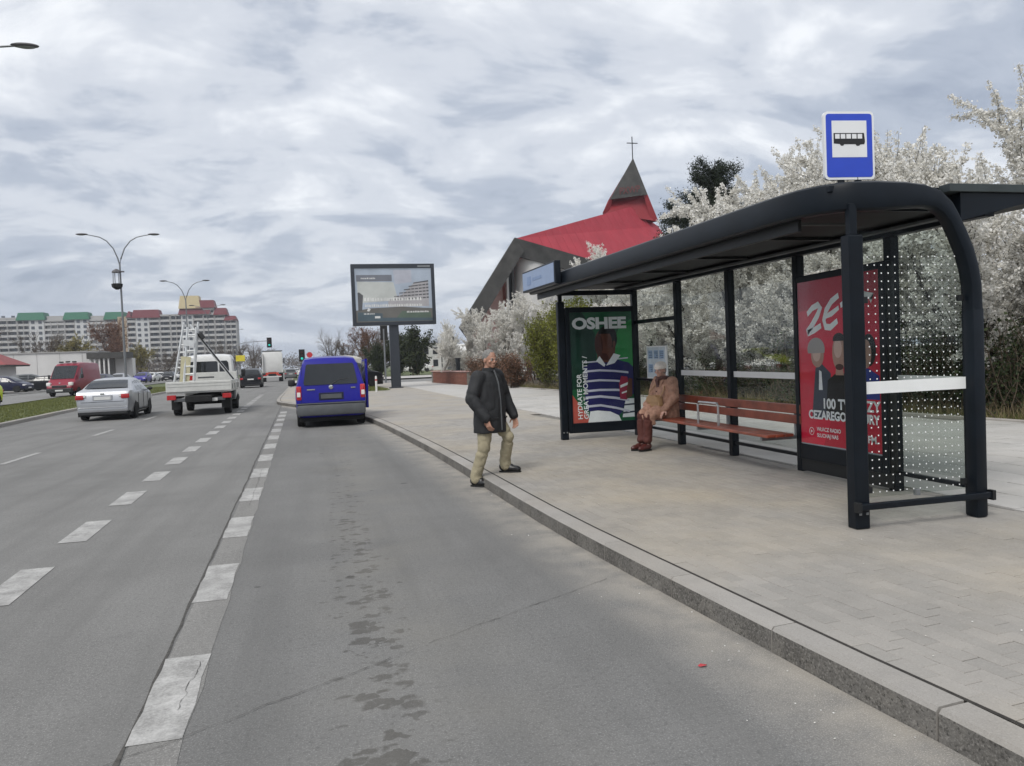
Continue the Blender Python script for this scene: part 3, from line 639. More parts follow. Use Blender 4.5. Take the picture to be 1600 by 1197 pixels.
# green poster across the far end, facing the camera
fr1 = plane_frame((3.99+.07, YF-.075, .24), (1, 0, 0)); W1, H1 = 1.27, 2.16
c1, bd1 = case('poster_case', 'black poster case with the green sports drink poster at the far end of the shelter', fr1, W1, H1, (.075, .06, .17, .09), .1)
pw, ph, ox, oy = W1-.135, H1-.26, .075, .17
ps = flat(fr1, 'poster', 'poster_green', c1, [(ox, oy), (ox+pw, oy), (ox+pw, oy+ph), (ox, oy+ph)], .004)
def q1(nm, m_, pts, z): return flat(fr1, nm, m_, ps, [(ox+x*pw, oy+y*ph) for x, y in pts], z)
q1('poster_art', 'poster_dark_green', [(0, .3), (.42, .35), (.4, .8), (.2, 1), (0, 1)], .0050); q1('poster_art', 'poster_green_light', [(.62, .42), (1, .42), (1, .93), (.8, .86), (.66, .7)], .0050)
q1('poster_art', 'poster_orange', [(0, 0), (.3, 0), (.12, .16), (0, .26)], .0051); q1('poster_art', 'poster_white', [(.80, .03), (1, .03), (1, .2), (.86, .2)], .0052); q1('poster_art', 'poster_suit', [(.8, .06), (1, .07), (1, .085), (.8, .08)], .0055); q1('poster_art', 'poster_suit', [(.8, .135), (1, .14), (1, .155), (.8, .15)], .0055)
q1('poster_art', 'poster_navy', [(.20, .50), (.32, .545), (.5, .56), (.75, .56), (.93, .53), (1, .49), (1, .24), (.88, .22), (.80, .08), (.7, .03), (.3, .09), (.21, .12)], .0056)
for k, (y0, dy, tl) in enumerate(((.54, .012, .04), (.455, .018, -.012), (.365, .018, -.01), (.275, .020, .0), (.215, .022, -.03), (.135, .020, -.05))):
    q1('poster_stripe', 'poster_stripe', [(.21, y0), (.45, y0+.006), (.7, y0+tl*.5), (.92, y0+tl-.012), (.92, y0+tl-.012+dy), (.7, y0+dy+tl*.5), (.45, y0+dy+.006), (.21, y0+dy)], .0060)
q1('poster_art', 'poster_white', [(.24, .0), (.78, .0), (.74, .05), (.6, .09), (.4, .105), (.28, .1)], .0062)
q1('poster_art', 'poster_hair', oval(.60, .755, .155, .125), .0060); q1('poster_art', 'poster_skin', oval(.53, .72, .14, .125), .0064); q1('poster_art', 'poster_skin', [(.43, .54), (.70, .54), (.72, .68), (.42, .66)], .0063); q1('poster_art', 'poster_skin', oval(.70, .70, .025, .035), .0066)
q1('poster_art', 'poster_shade', oval(.455, .70, .065, .10), .00655); q1('poster_art', 'poster_shade', [(.46, .56), (.62, .56), (.58, .62), (.47, .63)], .00648); q1('poster_art', 'poster_hair', oval(.585, .80, .135, .07, 20, 0, 180), .0067)
q1('poster_art', 'poster_white', [(.40, .555), (.46, .60), (.55, .52), (.53, .50)], .0068); q1('poster_art', 'poster_white', [(.56, .51), (.69, .62), (.80, .60), (.70, .53)], .0068)
q1('poster_art', 'poster_cap', [(.77, .20), (.88, .19), (.93, .24), (.90, .40), (.80, .41), (.76, .34)], .0070); q1('poster_art', 'poster_white', [(.78, .30), (.93, .33), (.93, .355), (.78, .325)], .0072); q1('poster_art', 'poster_white', [(.80, .245), (.92, .265), (.92, .28), (.80, .26)], .0072)
q1('poster_art', 'poster_skin', [(.87, .20), (.97, .22), (.98, .38), (.92, .39), (.89, .30)], .0073)
words(fr1, 'poster_title', 'OSHEE', ox+.04, oy+ph*.852, .262, 'poster_white', ps, .0080, bold=.012, sx=1.27, spacing=.98)
words(fr1, 'poster_slogan', 'HYDRATE FOR', ox+.175, oy+.06, .118, 'poster_white', ps, .0080, bold=.002, rot=R(90), sx=1.0)
words(fr1, 'poster_slogan', 'GREAT MOMENTS /', ox+.285, oy+.06, .118, 'poster_white', ps, .0080, bold=.002, rot=R(90), sx=1.06)
obj('cover_glass', bd1(.07, W1-.055, .165, H1-.085, .0125, .015, 0), 'clear_glass', c1, world=True)
# red poster on the rear wall, facing the road
fr2 = plane_frame((XR-.115, 7.735, .30), (0, -1, 0)); W2, H2 = 1.47, 2.05
c2, bd2 = case('poster_case', 'black poster case with the red radio poster on the rear wall beside the bench', fr2, W2, H2, (.07, .09, .17, .07), .10)
obj('kick_plate', bd2(.03, W2-.03, -.14, -.002, -.09, -.02, .004), 'shelter_black', c2, world=True)
pw2, ph2, ox2, oy2 = W2-.16, H2-.24, .07, .17
ps2 = flat(fr2, 'poster', 'poster_red', c2, [(ox2, oy2), (ox2+pw2, oy2), (ox2+pw2, oy2+ph2), (ox2, oy2+ph2)], .004)
def q2(nm, m_, pts, z): return flat(fr2, nm, m_, ps2, [(ox2+x*pw2, oy2+y*ph2) for x, y in pts], z)
q2('poster_art', 'poster_red_dark', [(0, .82), (1, .86), (1, 1), (0, 1)], .005); q2('poster_art', 'poster_red_dark', [(.3, .0), (1, 0), (1, .25), (.5, .3)], .005)
def brush(pts, wd, z):
    m_ = MB(); V = []; P_ = [Vector(p) for p in pts]
    for i, p in enumerate(P_):
        t = (P_[min(i+1, len(P_)-1)]-P_[max(i-1, 0)]).normalized(); n_ = Vector((-t.y, t.x)); w_ = wd*(.75+.25*math.sin(math.pi*i/(len(P_)-1)))
        for s in (-1, 1): q = p+n_*w_*s; V.append(fr2 @ Vector((ox2+q.x*pw2, oy2+q.y*ph2, z)))
    m_.add(V, [(2*i, 2*i+1, 2*i+3, 2*i+2) for i in range(len(P_)-1)]); return obj('poster_title', m_, 'poster_white', ps2, world=True)
brush([(.13, .80), (.20, .835), (.28, .85), (.31, .835), (.27, .79), (.19, .73), (.12, .69), (.13, .685), (.22, .70), (.31, .725)], .022, .0062)
brush([(.54, .89), (.45, .86), (.38, .81), (.35, .755), (.37, .715), (.43, .71), (.52, .745)], .022, .0066); brush([(.37, .775), (.45, .79), (.54, .82)], .017, .0069)
brush([(.60, .72), (.66, .80), (.70, .86)], .020, .0066); brush([(.56, .83), (.68, .865), (.82, .875), (.93, .86), (.90, .835)], .020, .0063)
q2('poster_art', 'poster_suit', [(.16, .17), (.40, .17), (.42, .44), (.30, .50), (.22, .47)], .0055); q2('poster_art', 'poster_skin_pale', oval(.25, .55, .085, .075), .0060); q2('poster_art', 'poster_grey_hair', oval(.235, .585, .115, .07, 20, -20, 200), .0063); q2('poster_art', 'poster_white', [(.26, .34), (.31, .34), (.30, .45), (.27, .46)], .0063)
q2('poster_art', 'poster_hair', [(.34, .17), (.74, .17), (.76, .40), (.66, .44), (.48, .44), (.38, .40)], .0066); q2('poster_art', 'poster_skin_pale', oval(.53, .56, .085, .105), .0070); q2('poster_art', 'poster_pale', oval(.515, .585, .05, .055), .0072); q2('poster_art', 'poster_shade', oval(.53, .478, .05, .018), .00725); q2('poster_art', 'poster_pale', oval(.24, .56, .055, .05), .0062); q2('poster_art', 'poster_hair', oval(.53, .635, .075, .04, 16, -10, 190), .0073); q2('poster_art', 'poster_skin_pale', [(.48, .43), (.58, .43), (.57, .5), (.49, .5)], .0069)
q2('poster_art', 'poster_blue', [(.66, .30), (.98, .30), (.98, .43), (.86, .47), (.70, .46)], .0060); q2('poster_art', 'poster_hair', oval(.87, .57, .08, .09), .0062); q2('poster_art', 'poster_skin_pale', oval(.84, .55, .06, .08), .0064)
words(fr2, 'poster_text', '100 TWARZY', ox2+.30*pw2, oy2+.232*ph2, .15, 'poster_white', ps2, .0080, bold=.005, sx=1.0)
words(fr2, 'poster_text', 'CEZAREGO PAZURY', ox2+.115*pw2, oy2+.165*ph2, .128, 'poster_white', ps2, .0080, bold=.005, sx=.95)
words(fr2, 'poster_text', 'WŁĄCZ RADIO', ox2+.22*pw2, oy2+.092*ph2, .058, 'poster_white', ps2, .0080, bold=.001); words(fr2, 'poster_text', 'SŁUCHAJ NAS', ox2+.22*pw2, oy2+.055*ph2, .058, 'poster_white', ps2, .0080, bold=.001)
words(fr2, 'poster_text', 'FM.', ox2+.84*pw2, oy2+.06*ph2, .10, 'poster_white', ps2, .0080, bold=.003)
m_ = MB(); n = 24
m_.add([fr2 @ Vector((ox2+.15*pw2+math.cos(2*math.pi*i/n)*r_, oy2+.085*ph2+math.sin(2*math.pi*i/n)*r_, .008)) for i in range(n) for r_ in (.036, .043)], [(2*i, 2*i+1, 2*((i+1) % n)+1, 2*((i+1) % n)) for i in range(n)])
m_.add([fr2 @ Vector((ox2+.15*pw2+dx, oy2+.085*ph2+dy, .008)) for dx, dy in ((-.012, -.018), (.018, 0), (-.012, .018))], [(0, 1, 2)]); obj('play_symbol', m_, 'poster_white', ps2, world=True)
q2('poster_edge', 'poster_silver', [(0, 0), (1, 0), (1, .008), (0, .008)], .0085)
obj('cover_glass', bd2(.065, W2-.085, .165, H2-.065, .0125, .015, 0), 'clear_glass', c2, world=True)
# ---------------------------------------------------------------- bus stop sign on the roof
sg = thing('bus_stop_sign', 'blue bus stop sign with white square and bus pictogram above the shelter roof', 'sign', (4.36, 5.55, 2.79))
frs = plane_frame((4.135, 5.62, 2.94), (1, -.12, 0)); M('sign_blue', (.025, .07, .55), .4, var=.05); M('sign_white', (.80, .81, .82), .4, var=.03); M('sign_black', (.012, .012, .014), .5)
def rrect(x0, y0, x1, y1, r_, n=5):
    pts = []
    for cx_, cy_, a in ((x1-r_, y0+r_, -90), (x1-r_, y1-r_, 0), (x0+r_, y1-r_, 90), (x0+r_, y0+r_, 180)): pts += [(cx_+r_*math.cos(R(a+90*i/n)), cy_+r_*math.sin(R(a+90*i/n))) for i in range(n+1)]
    return pts
def sgp(nm, mat, poly, z0, z1, par=sg): return obj(nm, MB().prism(poly, z1-z0, frs @ Matrix.Translation((0, 0, z0))), mat, par, world=True)
plate = sgp('sign_plate', 'sign_white', rrect(0, 0, .445, .565, .035), -.03, 0); sgp('blue_panel', 'sign_blue', rrect(.018, .02, .427, .545, .025), .0005, .002, plate)
sgp('white_panel', 'sign_white', [(.068, .185), (.377, .185), (.377, .488), (.068, .488)], .0025, .004, plate)
bus = [(.082, .30), (.135, .295), (.145, .281), (.165, .281), (.175, .293), (.275, .293), (.285, .279), (.307, .279), (.317, .29), (.352, .292), (.36, .31), (.358, .335), (.352, .385), (.082, .385)]
sgp('bus_symbol', 'sign_black', bus, .0045, .006, plate)
for k in range(5): sgp('bus_symbol_window', 'sign_white', [(.094+k*.05, .338), (.134+k*.05, .338), (.134+k*.05, .376), (.094+k*.05, .376)], .0065, .008, plate)
st_ = MB(); st_.box((4.29, 5.625, 2.865), (.04, .04, .19)); st_.box((4.44, 5.605, 2.865), (.04, .04, .19)); obj('sign_bracket', st_, 'shelter_metal', sg, world=True)
# ================================================================== VEHICLES
def wheel(par, x, y, r=.32, wd=.21, side=1, rim='alu'):
    t = MB(); s = side
    t.lathe([(r*.62, -wd/2), (r*.93, -wd/2), (r, -wd/2+.03), (r, wd/2-.03), (r*.93, wd/2), (r*.62, wd/2)], 22, (x, y, r), 'X')
    o = obj('wheel', t, 'black_rubber', par, smooth=True)
    m_ = MB(); m_.lathe([(r*.64, -.02), (r*.64, .012), (r*.55, .0), (r*.2, -.006), (r*.12, .012), (.01, .014)], 18, (x+s*(wd/2-.015), y, r), 'X')
    if s < 0: m_.v = [(2*(x-(wd/2-.015))-a, b_, c) for a, b_, c in m_.v]
    rm = obj('rim', m_, rim, o, smooth=True); sp = MB()
    for k in range(5):
        a = 2*math.pi*k/5+.6; sp.box((x+s*(wd/2-.004), y+math.cos(a)*r*.39, r+math.sin(a)*r*.39), (.006, r*.14, r*.24), rx=a+math.pi/2-math.pi/2)
    obj('rim_gap', sp, 'under', o)
    return o
def body_loft(st):
    """st: (y, zlow, zbelt, zroof, half width at belt, half width at roof edge)"""
    mb = MB(); V = []; n = None
    for y, zl, zb, zr, wb, wr in st:
        zr = max(zr, zb+.004); h = zb-zl
        half = [(wb*.80, zl), (wb*.93, zl+.03), (wb*.975, zl+h*.25), (wb, zl+h*.6), (wb*.995, zl+h*.85), (wb*.975, zb)]
        wr_ = min(wr, wb*.97); half += [(wb*.975+(wr_-wb*.975)*.5, zb+(zr-zb)*.5), (wr_, zb+(zr-zb)*.90), (wr_*.93, zb+(zr-zb)*.97), (wr_*.6, zr+.012*(zr > zb+.1))]
        ring = half+[(0, zr+.02*(zr > zb+.1))]+[(-a, b_) for a, b_ in half[::-1]]; n = len(ring); V += [(x, y, z) for x, z in ring]
    k = len(st); F = [(i*n+j, i*n+(j+1) % n, (i+1)*n+(j+1) % n, (i+1)*n+j) for i in range(k-1) for j in range(n)]+[tuple(range(n)), tuple((k-1)*n+j for j in range(n))]
    return mb.add(V, F)
def sampler(st):
    Y = [s[0] for s in st]
    def f(y): return [float(np.interp(y, Y, [s[i] for s in st])) for i in range(1, 6)]
    return f
def side_glass(st, y0, y1, t0, t1, par, side, name='side_window', off=.012, slope0=0, slope1=0):
    f = sampler(st); m_ = MB(); V = []; n = 6
    for i in range(n+1):
        y = y0+(y1-y0)*i/n; zl, zb, zr, wb, wr = f(y); wr = min(wr, wb*.97)
        for t in (t0, t1):
            yy = y+(slope0*(1-i/n)+slope1*i/n)*(t-t0); x = wb*.975+(wr-wb*.975)*(t/.9); V.append((side*(x+off), yy, zb+(zr-zb)*t))
    m_.add(V, [(2*i, 2*i+1, 2*i+3, 2*i+2) for i in range(n)]); return obj(name, m_, 'car_glass', par, smooth=True)
def slant_glass(st, ya, yb, par, name, off=.02, ins=.90):
    f = sampler(st); m_ = MB(); V = []; n = 4
    for i in range(n+1):
        y = ya+(yb-ya)*i/n; zl, zb, zr, wb, wr = f(y); wr = min(wr, wb*.97)*ins
        for x in (-1, -.6, 0, .6, 1): V.append((x*wr, y+(off if yb < ya else -off)*.5, zr+off+(.0 if abs(x) == 1 else .012)))
    m_.add(V, [(i*5+j, i*5+j+1, (i+1)*5+j+1, (i+1)*5+j) for i in range(n) for j in range(4)]); return obj(name, m_, 'car_glass', par, smooth=True)
def common(t, st, W_, wb_, r, rim='alu', lights=True, zlamp=.78, zhead=.66, plates=True):
    f = sampler(st); y0, y1 = st[0][0], st[-1][0]
    for y in (-wb_/2+wb_*.0, wb_/2):
        for s in (-1, 1): wheel(t, s*(W_/2-.115), y, r, .21, s, rim)
    for y in (-wb_/2, wb_/2):
        for s in (-1, 1):
            zl, zb, zr, wb, wr = f(y); x = s*(wb*.985); ar = MB()
            ar.add([(x+s*.006, y+math.cos(q)*r*1.14, r+math.sin(q)*r*1.14) for q in [math.pi*i/14 for i in range(15)]], [tuple(range(15))]); obj('wheel_arch', ar, 'under', t)
    if lights:
        for s in (-1, 1):
            zl, zb, zr, wb, wr = f(y0+.12)
            a = MB(); a.box((s*(wb*.84), y0+.06, zlamp), (.26, .20, .16), bev=.03); obj('tail_light', a, 'lamp_red', t, smooth=True)
            zl, zb, zr, wb, wr = f(y1-.18); a = MB(); a.box((s*(wb*.80), y1-.14, zhead), (.34, .24, .14), bev=.04); obj('headlight', a, 'lamp_clear', t, smooth=True)
    for s in (-1, 1):
        zl, zb, zr, wb, wr = f(y1*.34); a = MB(); a.ell((s*(wb+.10), y1*.36, zb+.07), (.10, .05, .07), 10, 6); a.box((s*(wb+.0), y1*.36, zb+.03), (.12, .03, .03)); obj('mirror', a, 'black_plastic', t, smooth=True)
    if plates:
        a = MB(); a.box((0, y0-.012, zlamp-.05), (.52, .02, .11)); obj('number_plate', a, 'plate_white', t)
        a = MB(); a.box((0, y1+.008, .42), (.52, .02, .11)); obj('number_plate', a, 'plate_white', t)
SEDAN = [(-2.33, .42, .62, .62, .72, .6), (-2.31, .33, .86, .87, .80, .7), (-2.22, .28, .99, 1.0, .845, .76), (-2.02, .24, 1.02, 1.045, .875, .79), (-1.66, .22, 1.0, 1.10, .895, .77), (-1.30, .2, .98, 1.26, .905, .70), (-.92, .2, .965, 1.39, .905, .64), (-.45, .2, .955, 1.445, .905, .63), (0, .2, .95, 1.46, .905, .63), (.45, .2, .945, 1.44, .905, .64), (.80, .2, .94, 1.34, .90, .67), (1.20, .2, .94, 1.13, .895, .74), (1.45, .21, .93, .985, .89, .77), (1.85, .24, .85, .89, .87, .74), (2.15, .27, .76, .79, .82, .66), (2.29, .32, .68, .69, .74, .6), (2.33, .42, .56, .57, .66, .5)]
HATCH = [(-2.0, .40, .7, .7, .74, .6), (-1.98, .32, .95, .97, .80, .68), (-1.90, .26, 1.0, 1.14, .84, .70), (-1.72, .22, .99, 1.36, .87, .65), (-1.3, .2, .97, 1.46, .885, .63), (-.6, .2, .955, 1.50, .89, .63), (0, .2, .95, 1.49, .89, .64), (.4, .2, .945, 1.42, .885, .66), (.85, .2, .94, 1.2, .88, .72), (1.15, .21, .93, 1.0, .875, .76), (1.55, .25, .84, .88, .85, .72), (1.85, .29, .74, .77, .80, .64), (1.98, .36, .62, .63, .70, .55)]
SUVS = [(-2.25, .45, .8, .8, .78, .65), (-2.22, .36, 1.06, 1.08, .84, .74), (-2.12, .3, 1.08, 1.25, .88, .74), (-1.9, .27, 1.07, 1.52, .905, .68), (-1.4, .25, 1.05, 1.65, .92, .67), (-.5, .25, 1.03, 1.69, .925, .67), (.2, .25, 1.02, 1.67, .925, .67), (.6, .25, 1.02, 1.56, .92, .7), (1.1, .26, 1.02, 1.22, .915, .78), (1.35, .27, 1.01, 1.07, .91, .8), (1.8, .3, .95, .98, .895, .76), (2.1, .34, .85, .87, .86, .7), (2.24, .42, .70, .72, .78, .6)]
def car(name, label, cat, st, W_, wb_, pm, loc, rz, r=.32, group=None, rear=None, front=None, rim='alu', sides=((-1.05, -.12), (-.04, .80)), zlamp=.80, zhead=.66):
    t = thing(name, label, cat, loc, rz, group); lb = body_loft(st); b_ = obj('body', lb, pm, t, smooth=True)
    lo_ = MB(); lo_.box((0, 0, .24), (W_*.90, (st[-1][0]-st[0][0])*.94, .16)); obj('underbody', lo_, 'under', t)
    for s in (-1, 1):
        for (a, c) in sides: side_glass(st, a, c, .10, .80, t, s, slope0=.18 if a == sides[0][0] else 0, slope1=-.16 if c == sides[-1][1] else 0)
    slant_glass(st, rear[0], rear[1], t, 'rear_window'); slant_glass(st, front[0], front[1], t, 'windscreen')
    f = sampler(st); y0 = st[0][0]
    bp = MB(); bp.box((0, y0+.10, .40), (f(y0+.12)[3]*1.86, .22, .20), bev=.05); obj('rear_bumper', bp, pm, t, smooth=True)
    bp = MB(); bp.box((0, y0+.12, .27), (f(y0+.12)[3]*1.78, .22, .13), bev=.03); obj('rear_valance', bp, 'black_plastic', t)
    bp = MB(); bp.box((0, st[-1][0]-.10, .33), (f(st[-1][0]-.12)[3]*1.6, .2, .18), bev=.04); obj('front_grille', bp, 'black_plastic', t)
    common(t, st, W_, wb_, r, rim, zlamp=zlamp, zhead=zhead); return t
HD = R(1.6)
sil = car('parked_car', 'silver saloon car driving away beside the grass median', 'car', SEDAN, 1.81, 2.68, 'paint_silver', (-7.5, 31.4, 0), R(2.2), .325, rear=(-1.68, -1.0), front=(1.42, .85), zlamp=.83)
sil.name = 'saloon_car'
for s in (-1, 1):
    a = MB(); a.box((s*.62, -2.335, .87), (.20, .03, .10), bev=.012); obj('reversing_light', a, 'lamp_clear', sil)
a = MB(); a.box((0, -2.325, .80), (.62, .03, .18), bev=.01); obj('plate_recess', a, 'paint_silver', sil)
a = MB(); a.box((0, -2.345, .455), (1.5, .02, .02)); obj('bumper_strip', a, 'chrome', sil)
a = MB(); a.box((0, -2.322, .655), (1.36, .03, .012)); obj('boot_seam', a, 'under', sil); a = MB(); a.box((0, -2.335, .93), (.14, .02, .06), bev=.01); obj('badge', a, 'chrome', sil)
for s in (-1, 1):
    for y in (-1.02, -.06, .86): a = MB(); a.box((s*.909, y, .60), (.012, .014, .66)); obj('door_seam', a, 'under', sil)
    a = MB(); a.box((s*.912, -.85, .86), (.02, .16, .03), bev=.005); obj('door_handle', a, 'chrome', sil)
    a = MB(); a.box((s*.912, .12, .86), (.02, .16, .03), bev=.005); obj('door_handle', a, 'chrome', sil)
    a = MB(); a.box((s*.908, -.1, .30), (.03, 2.0, .05), bev=.01); obj('sill', a, 'black_plastic', sil)
# ---- the blue van at the kerb
VAN = [(-2.17, .36, .66, .68, .83, .80), (-2.15, .30, .98, 1.00, .865, .82), (-2.11, .28, 1.06, 1.18, .875, .80), (-1.99, .26, 1.06, 1.68, .885, .70), (-1.90, .25, 1.06, 1.77, .89, .67), (-1.6, .24, 1.06, 1.815, .895, .66), (-.5, .24, 1.05, 1.82, .895, .66), (.3, .24, 1.04, 1.79, .895, .67), (.62, .24, 1.03, 1.70, .89, .69), (1.15, .25, 1.02, 1.28, .885, .76), (1.42, .26, 1.0, 1.06, .88, .79), (1.85, .30, .90, .94, .86, .74), (2.12, .34, .78, .80, .80, .66), (2.2, .42, .62, .64, .7, .55)]
vn = thing('blue_van', 'blue panel van stopped against the kerb with its front passenger door ajar', 'van', (.14, 22.45, 0), R(1.2))
vb = obj('body', body_loft(VAN), 'paint_blue', vn, smooth=True)
lo_ = MB(); lo_.box((0, 0, .24), (1.62, 4.0, .16)); obj('underbody', lo_, 'under', vn)
def vface(z, wf=1.0):
    """rear face: y at height z"""
    return float(np.interp(z, [.66, .98, 1.1, 1.68, 1.77], [-2.17, -2.152, -2.125, -1.99, -1.9]))
def rear_patch(name, mat, pts, off=.012, par=vn, th=.0):
    m_ = MB(); m_.add([(x, vface(z)-off, z) for x, z in pts], [tuple(range(len(pts)))]); return obj(name, m_, mat, par)
rw = rear_patch('rear_window', 'car_glass', [(-.66, 1.10), (.66, 1.10), (.675, 1.16), (.60, 1.60), (.57, 1.635), (-.57, 1.635), (-.60, 1.60), (-.675, 1.16)], .022)
M('seat_grey', (.16, .17, .18), .8); rear_patch('tailgate_seam', 'under', [(-.80, .64), (.80, .64), (.80, .648), (-.80, .648)], .016)
for s in (-1, 1):
    rear_patch('tailgate_seam', 'under', [(s*.745, .66), (s*.751, .66), (s*.70, 1.68), (s*.694, 1.68)], .018)
    tl_ = MB(); tl_.box((s*.80, -2.095, .90), (.13, .17, .36), bev=.025); t_ = obj('tail_light', tl_, 'lamp_red', vn, smooth=True)
    tl_ = MB(); tl_.box((s*.805, -2.182, .865), (.085, .02, .12), bev=.008); obj('reversing_light', tl_, 'lamp_clear', t_)
a = MB(); a.lathe([(.055, 0), (.055, .012), (.045, .016), (.02, .016)], 20, (0, -2.158, 1.03), 'Y'); a.v = [(x, -2.158-(y+2.158), z) for x, y, z in a.v]; em = obj('emblem', a, 'chrome', vn, smooth=True)
a = MB(); a.box((-.50, -2.166, .985), (.20, .012, .03)); obj('model_lettering', a, 'chrome', vn); a = MB(); a.box((.56, -2.166, 1.0), (.12, .012, .03)); obj('model_lettering', a, 'chrome', vn)
a = MB(); a.box((0, -2.168, .80), (.62, .02, .19), bev=.008); pr_ = obj('plate_recess', a, 'paint_navy', vn); a = MB(); a.box((0, -2.183, .80), (.52, .012, .11)); obj('number_plate', a, 'grey_plastic', pr_)
a = MB(); a.box((0, -2.115, .46), (1.72, .20, .30), bev=.06); bu = obj('rear_bumper', a, 'grey_plastic', vn, smooth=True); a = MB(); a.box((0, -2.13, .622), (1.73, .17, .03), bev=.012); obj('bumper_step', a, 'grey_plastic', bu)
a = MB(); a.box((0, -1.925, 1.70), (.34, .10, .03), bev=.01); obj('high_brake_light', a, 'lamp_red', vn)
a = MB(); a.tube([(.0, -2.165, 1.10), (.22, -2.12, 1.22), (.48, -2.11, 1.24)], .010, 6); obj('rear_wiper', a, 'black_plastic', vn)
for s in (-1, 1):
    side_glass(VAN, .0, .78, .10, .82, vn, s, slope1=-.26)
    if s < 0: side_glass(VAN, -1.85, -.95, .12, .80, vn, s, slope0=.12)
slant_glass(VAN, 1.40, .68, vn, 'windscreen', ins=.92)
for y in (-1.34, 1.34):
    for s in (-1, 1): wheel(vn, s*.775, y, .325, .2, s)
for y in (-1.34, 1.34):
    for s in (-1, 1): ar = MB(); ar.add([(s*.888, y+math.cos(q)*.38, .325+math.sin(q)*.38) for q in [math.pi*i/14 for i in range(15)]], [tuple(range(15))]); obj('wheel_arch', ar, 'under', vn)
for s in (-1, 1):
    a = MB(); a.box((s*1.02, .82, 1.12), (.20, .10, .19), bev=.04); a.box((s*.92, .84, 1.06), (.12, .05, .05)); obj('mirror', a, 'black_plastic', vn, smooth=True)
    a = MB(); a.box((s*.7, 2.08, .80), (.32, .25, .22), bev=.05); obj('headlight', a, 'lamp_clear', vn, smooth=True)
dr = MB(); prof = [(0, .34), (0, 1.0), (-.25, 1.28), (-.62, 1.72), (-1.02, 1.74), (-1.05, 1.0), (-1.02, .34)]
Md = Matrix.Translation((.90, .95, 0)) @ Matrix.Rotation(R(8), 4, 'Z') @ Matrix(((0, 0, 1, 0), (1, 0, 0, 0), (0, 1, 0, 0), (0, 0, 0, 1)))
dr.prism(prof, .06, Md); do_ = obj('front_door', dr, 'paint_blue', vn, label='blue passenger door standing ajar')
a = MB(); a.prism([(-.04, .36), (-.04, .98), (-1.0, .98), (-.98, .36)], .012, Md @ Matrix.Translation((0, 0, -.016))); obj('door_lining', a, 'black_plastic', do_)
a = MB(); a.prism([(-.16, 1.04), (-.30, 1.27), (-.64, 1.66), (-.97, 1.68), (-.99, 1.04)], .066, Md @ Matrix.Translation((0, 0, -.003))); obj('door_window', a, 'car_glass', do_)
for s in (-.35, .35):
    a = MB(); a.box((s, -.3, 1.15), (.42, .14, .6), bev=.06); a.box((s, -.3, 1.52), (.2, .1, .2), bev=.04); obj('seat', a, 'seat_grey', vn)
# ---- flatbed truck with ladder lift
fb = thing('flatbed_truck', 'white flatbed truck with open cargo bed driving away in the middle lane', 'truck', (-4.36, 31.6, 0), R(1.7))
def bx(name, mat, c, d, par=fb, bev=.015, smooth=False, **k):
    m_ = MB(); m_.box(c, d, bev=bev); return obj(name, m_, mat, par, smooth=smooth, **k)
M('bed_grey', (.46, .46, .44), .55, var=.1); M('bed_board', (.55, .55, .52), .5, var=.08)
for y in (-1.5, 1.85):
    for s in (-1, 1): wheel(fb, s*.86, y, .34, .24, s, 'grey_plastic')
for s in (-1, 1): bx('mudguard', 'black_plastic', (s*.84, -1.52, .66), (.34, .85, .06), bev=.02); bx('mudflap', 'black_rubber', (s*.84, -2.05, .42), (.30, .02, .38), bev=0)
bx('chassis', 'under', (0, -.3, .62), (.85, 5.2, .22)); bx('bed_floor', 'bed_grey', (0, -.85, .86), (2.16, 3.25, .08))
tg = bx('tailboard', 'bed_board', (0, -2.49, 1.05), (2.18, .035, .36)); bx('tailboard_rib', 'bed_grey', (0, -2.512, 1.06), (2.1, .012, .014), tg, 0); bx('tailboard_rib', 'bed_grey', (0, -2.512, 1.16), (2.1, .012, .014), tg, 0)
for s in (-1, 1):
    sb_ = bx('sideboard', 'bed_board', (s*1.075, -.85, 1.05), (.035, 3.2, .36))
    for y in (-2.2, -1.1, 0., .6): bx('sideboard_catch', 'grey_plastic', (s*1.1, y, 1.0), (.02, .06, .18), sb_, 0)
bx('headboard', 'bed_board', (0, .78, 1.22), (2.1, .04, .62)); bx('underrun_bar', 'grey_plastic', (0, -2.42, .58), (1.7, .10, .12)); bx('number_plate', 'plate_white', (.35, -2.485, .56), (.5, .012, .11), bev=0)
for s in (-1, 1): bx('tail_light', 'lamp_red', (s*.92, -2.47, .68), (.30, .08, .17))
bx('toolbox', 'grey_plastic', (.86, -.35, .66), (.38, .7, .34)); bx('fuel_tank', 'alu', (.80, .55, .60), (.3, .7, .3), bev=.08)
CAB = [(.90, .50, 1.22, 2.06, .92, .84), (.95, .42, 1.22, 2.16, .98, .85), (1.15, .40, 1.22, 2.22, 1.0, .85), (1.7, .40, 1.22, 2.24, 1.0, .86), (2.1, .40, 1.21, 2.12, 1.0, .87), (2.6, .40, 1.18, 1.42, .99, .92), (2.8, .40, 1.12, 1.18, .97, .88), (3.15, .42, .95, .98, .92, .8), (3.25, .48, .75, .77, .85, .7)]
cb = obj('cab', body_loft(CAB), 'paint_white', fb, smooth=True)
def rp(name, mat, pts, y, par): m_ = MB(); m_.add([(x, y, z) for x, z in pts], [tuple(range(len(pts)))]); return obj(name, m_, mat, par)
rp('rear_window', 'car_glass', [(-.70, 1.50), (.30, 1.50), (.34, 1.54), (.34, 1.92), (.30, 1.96), (-.70, 1.96)], .885, cb); rp('rear_window', 'car_glass', [(.40, 1.50), (.70, 1.50), (.76, 1.58), (.74, 1.90), (.68, 1.97), (.40, 1.97)], .885, cb)
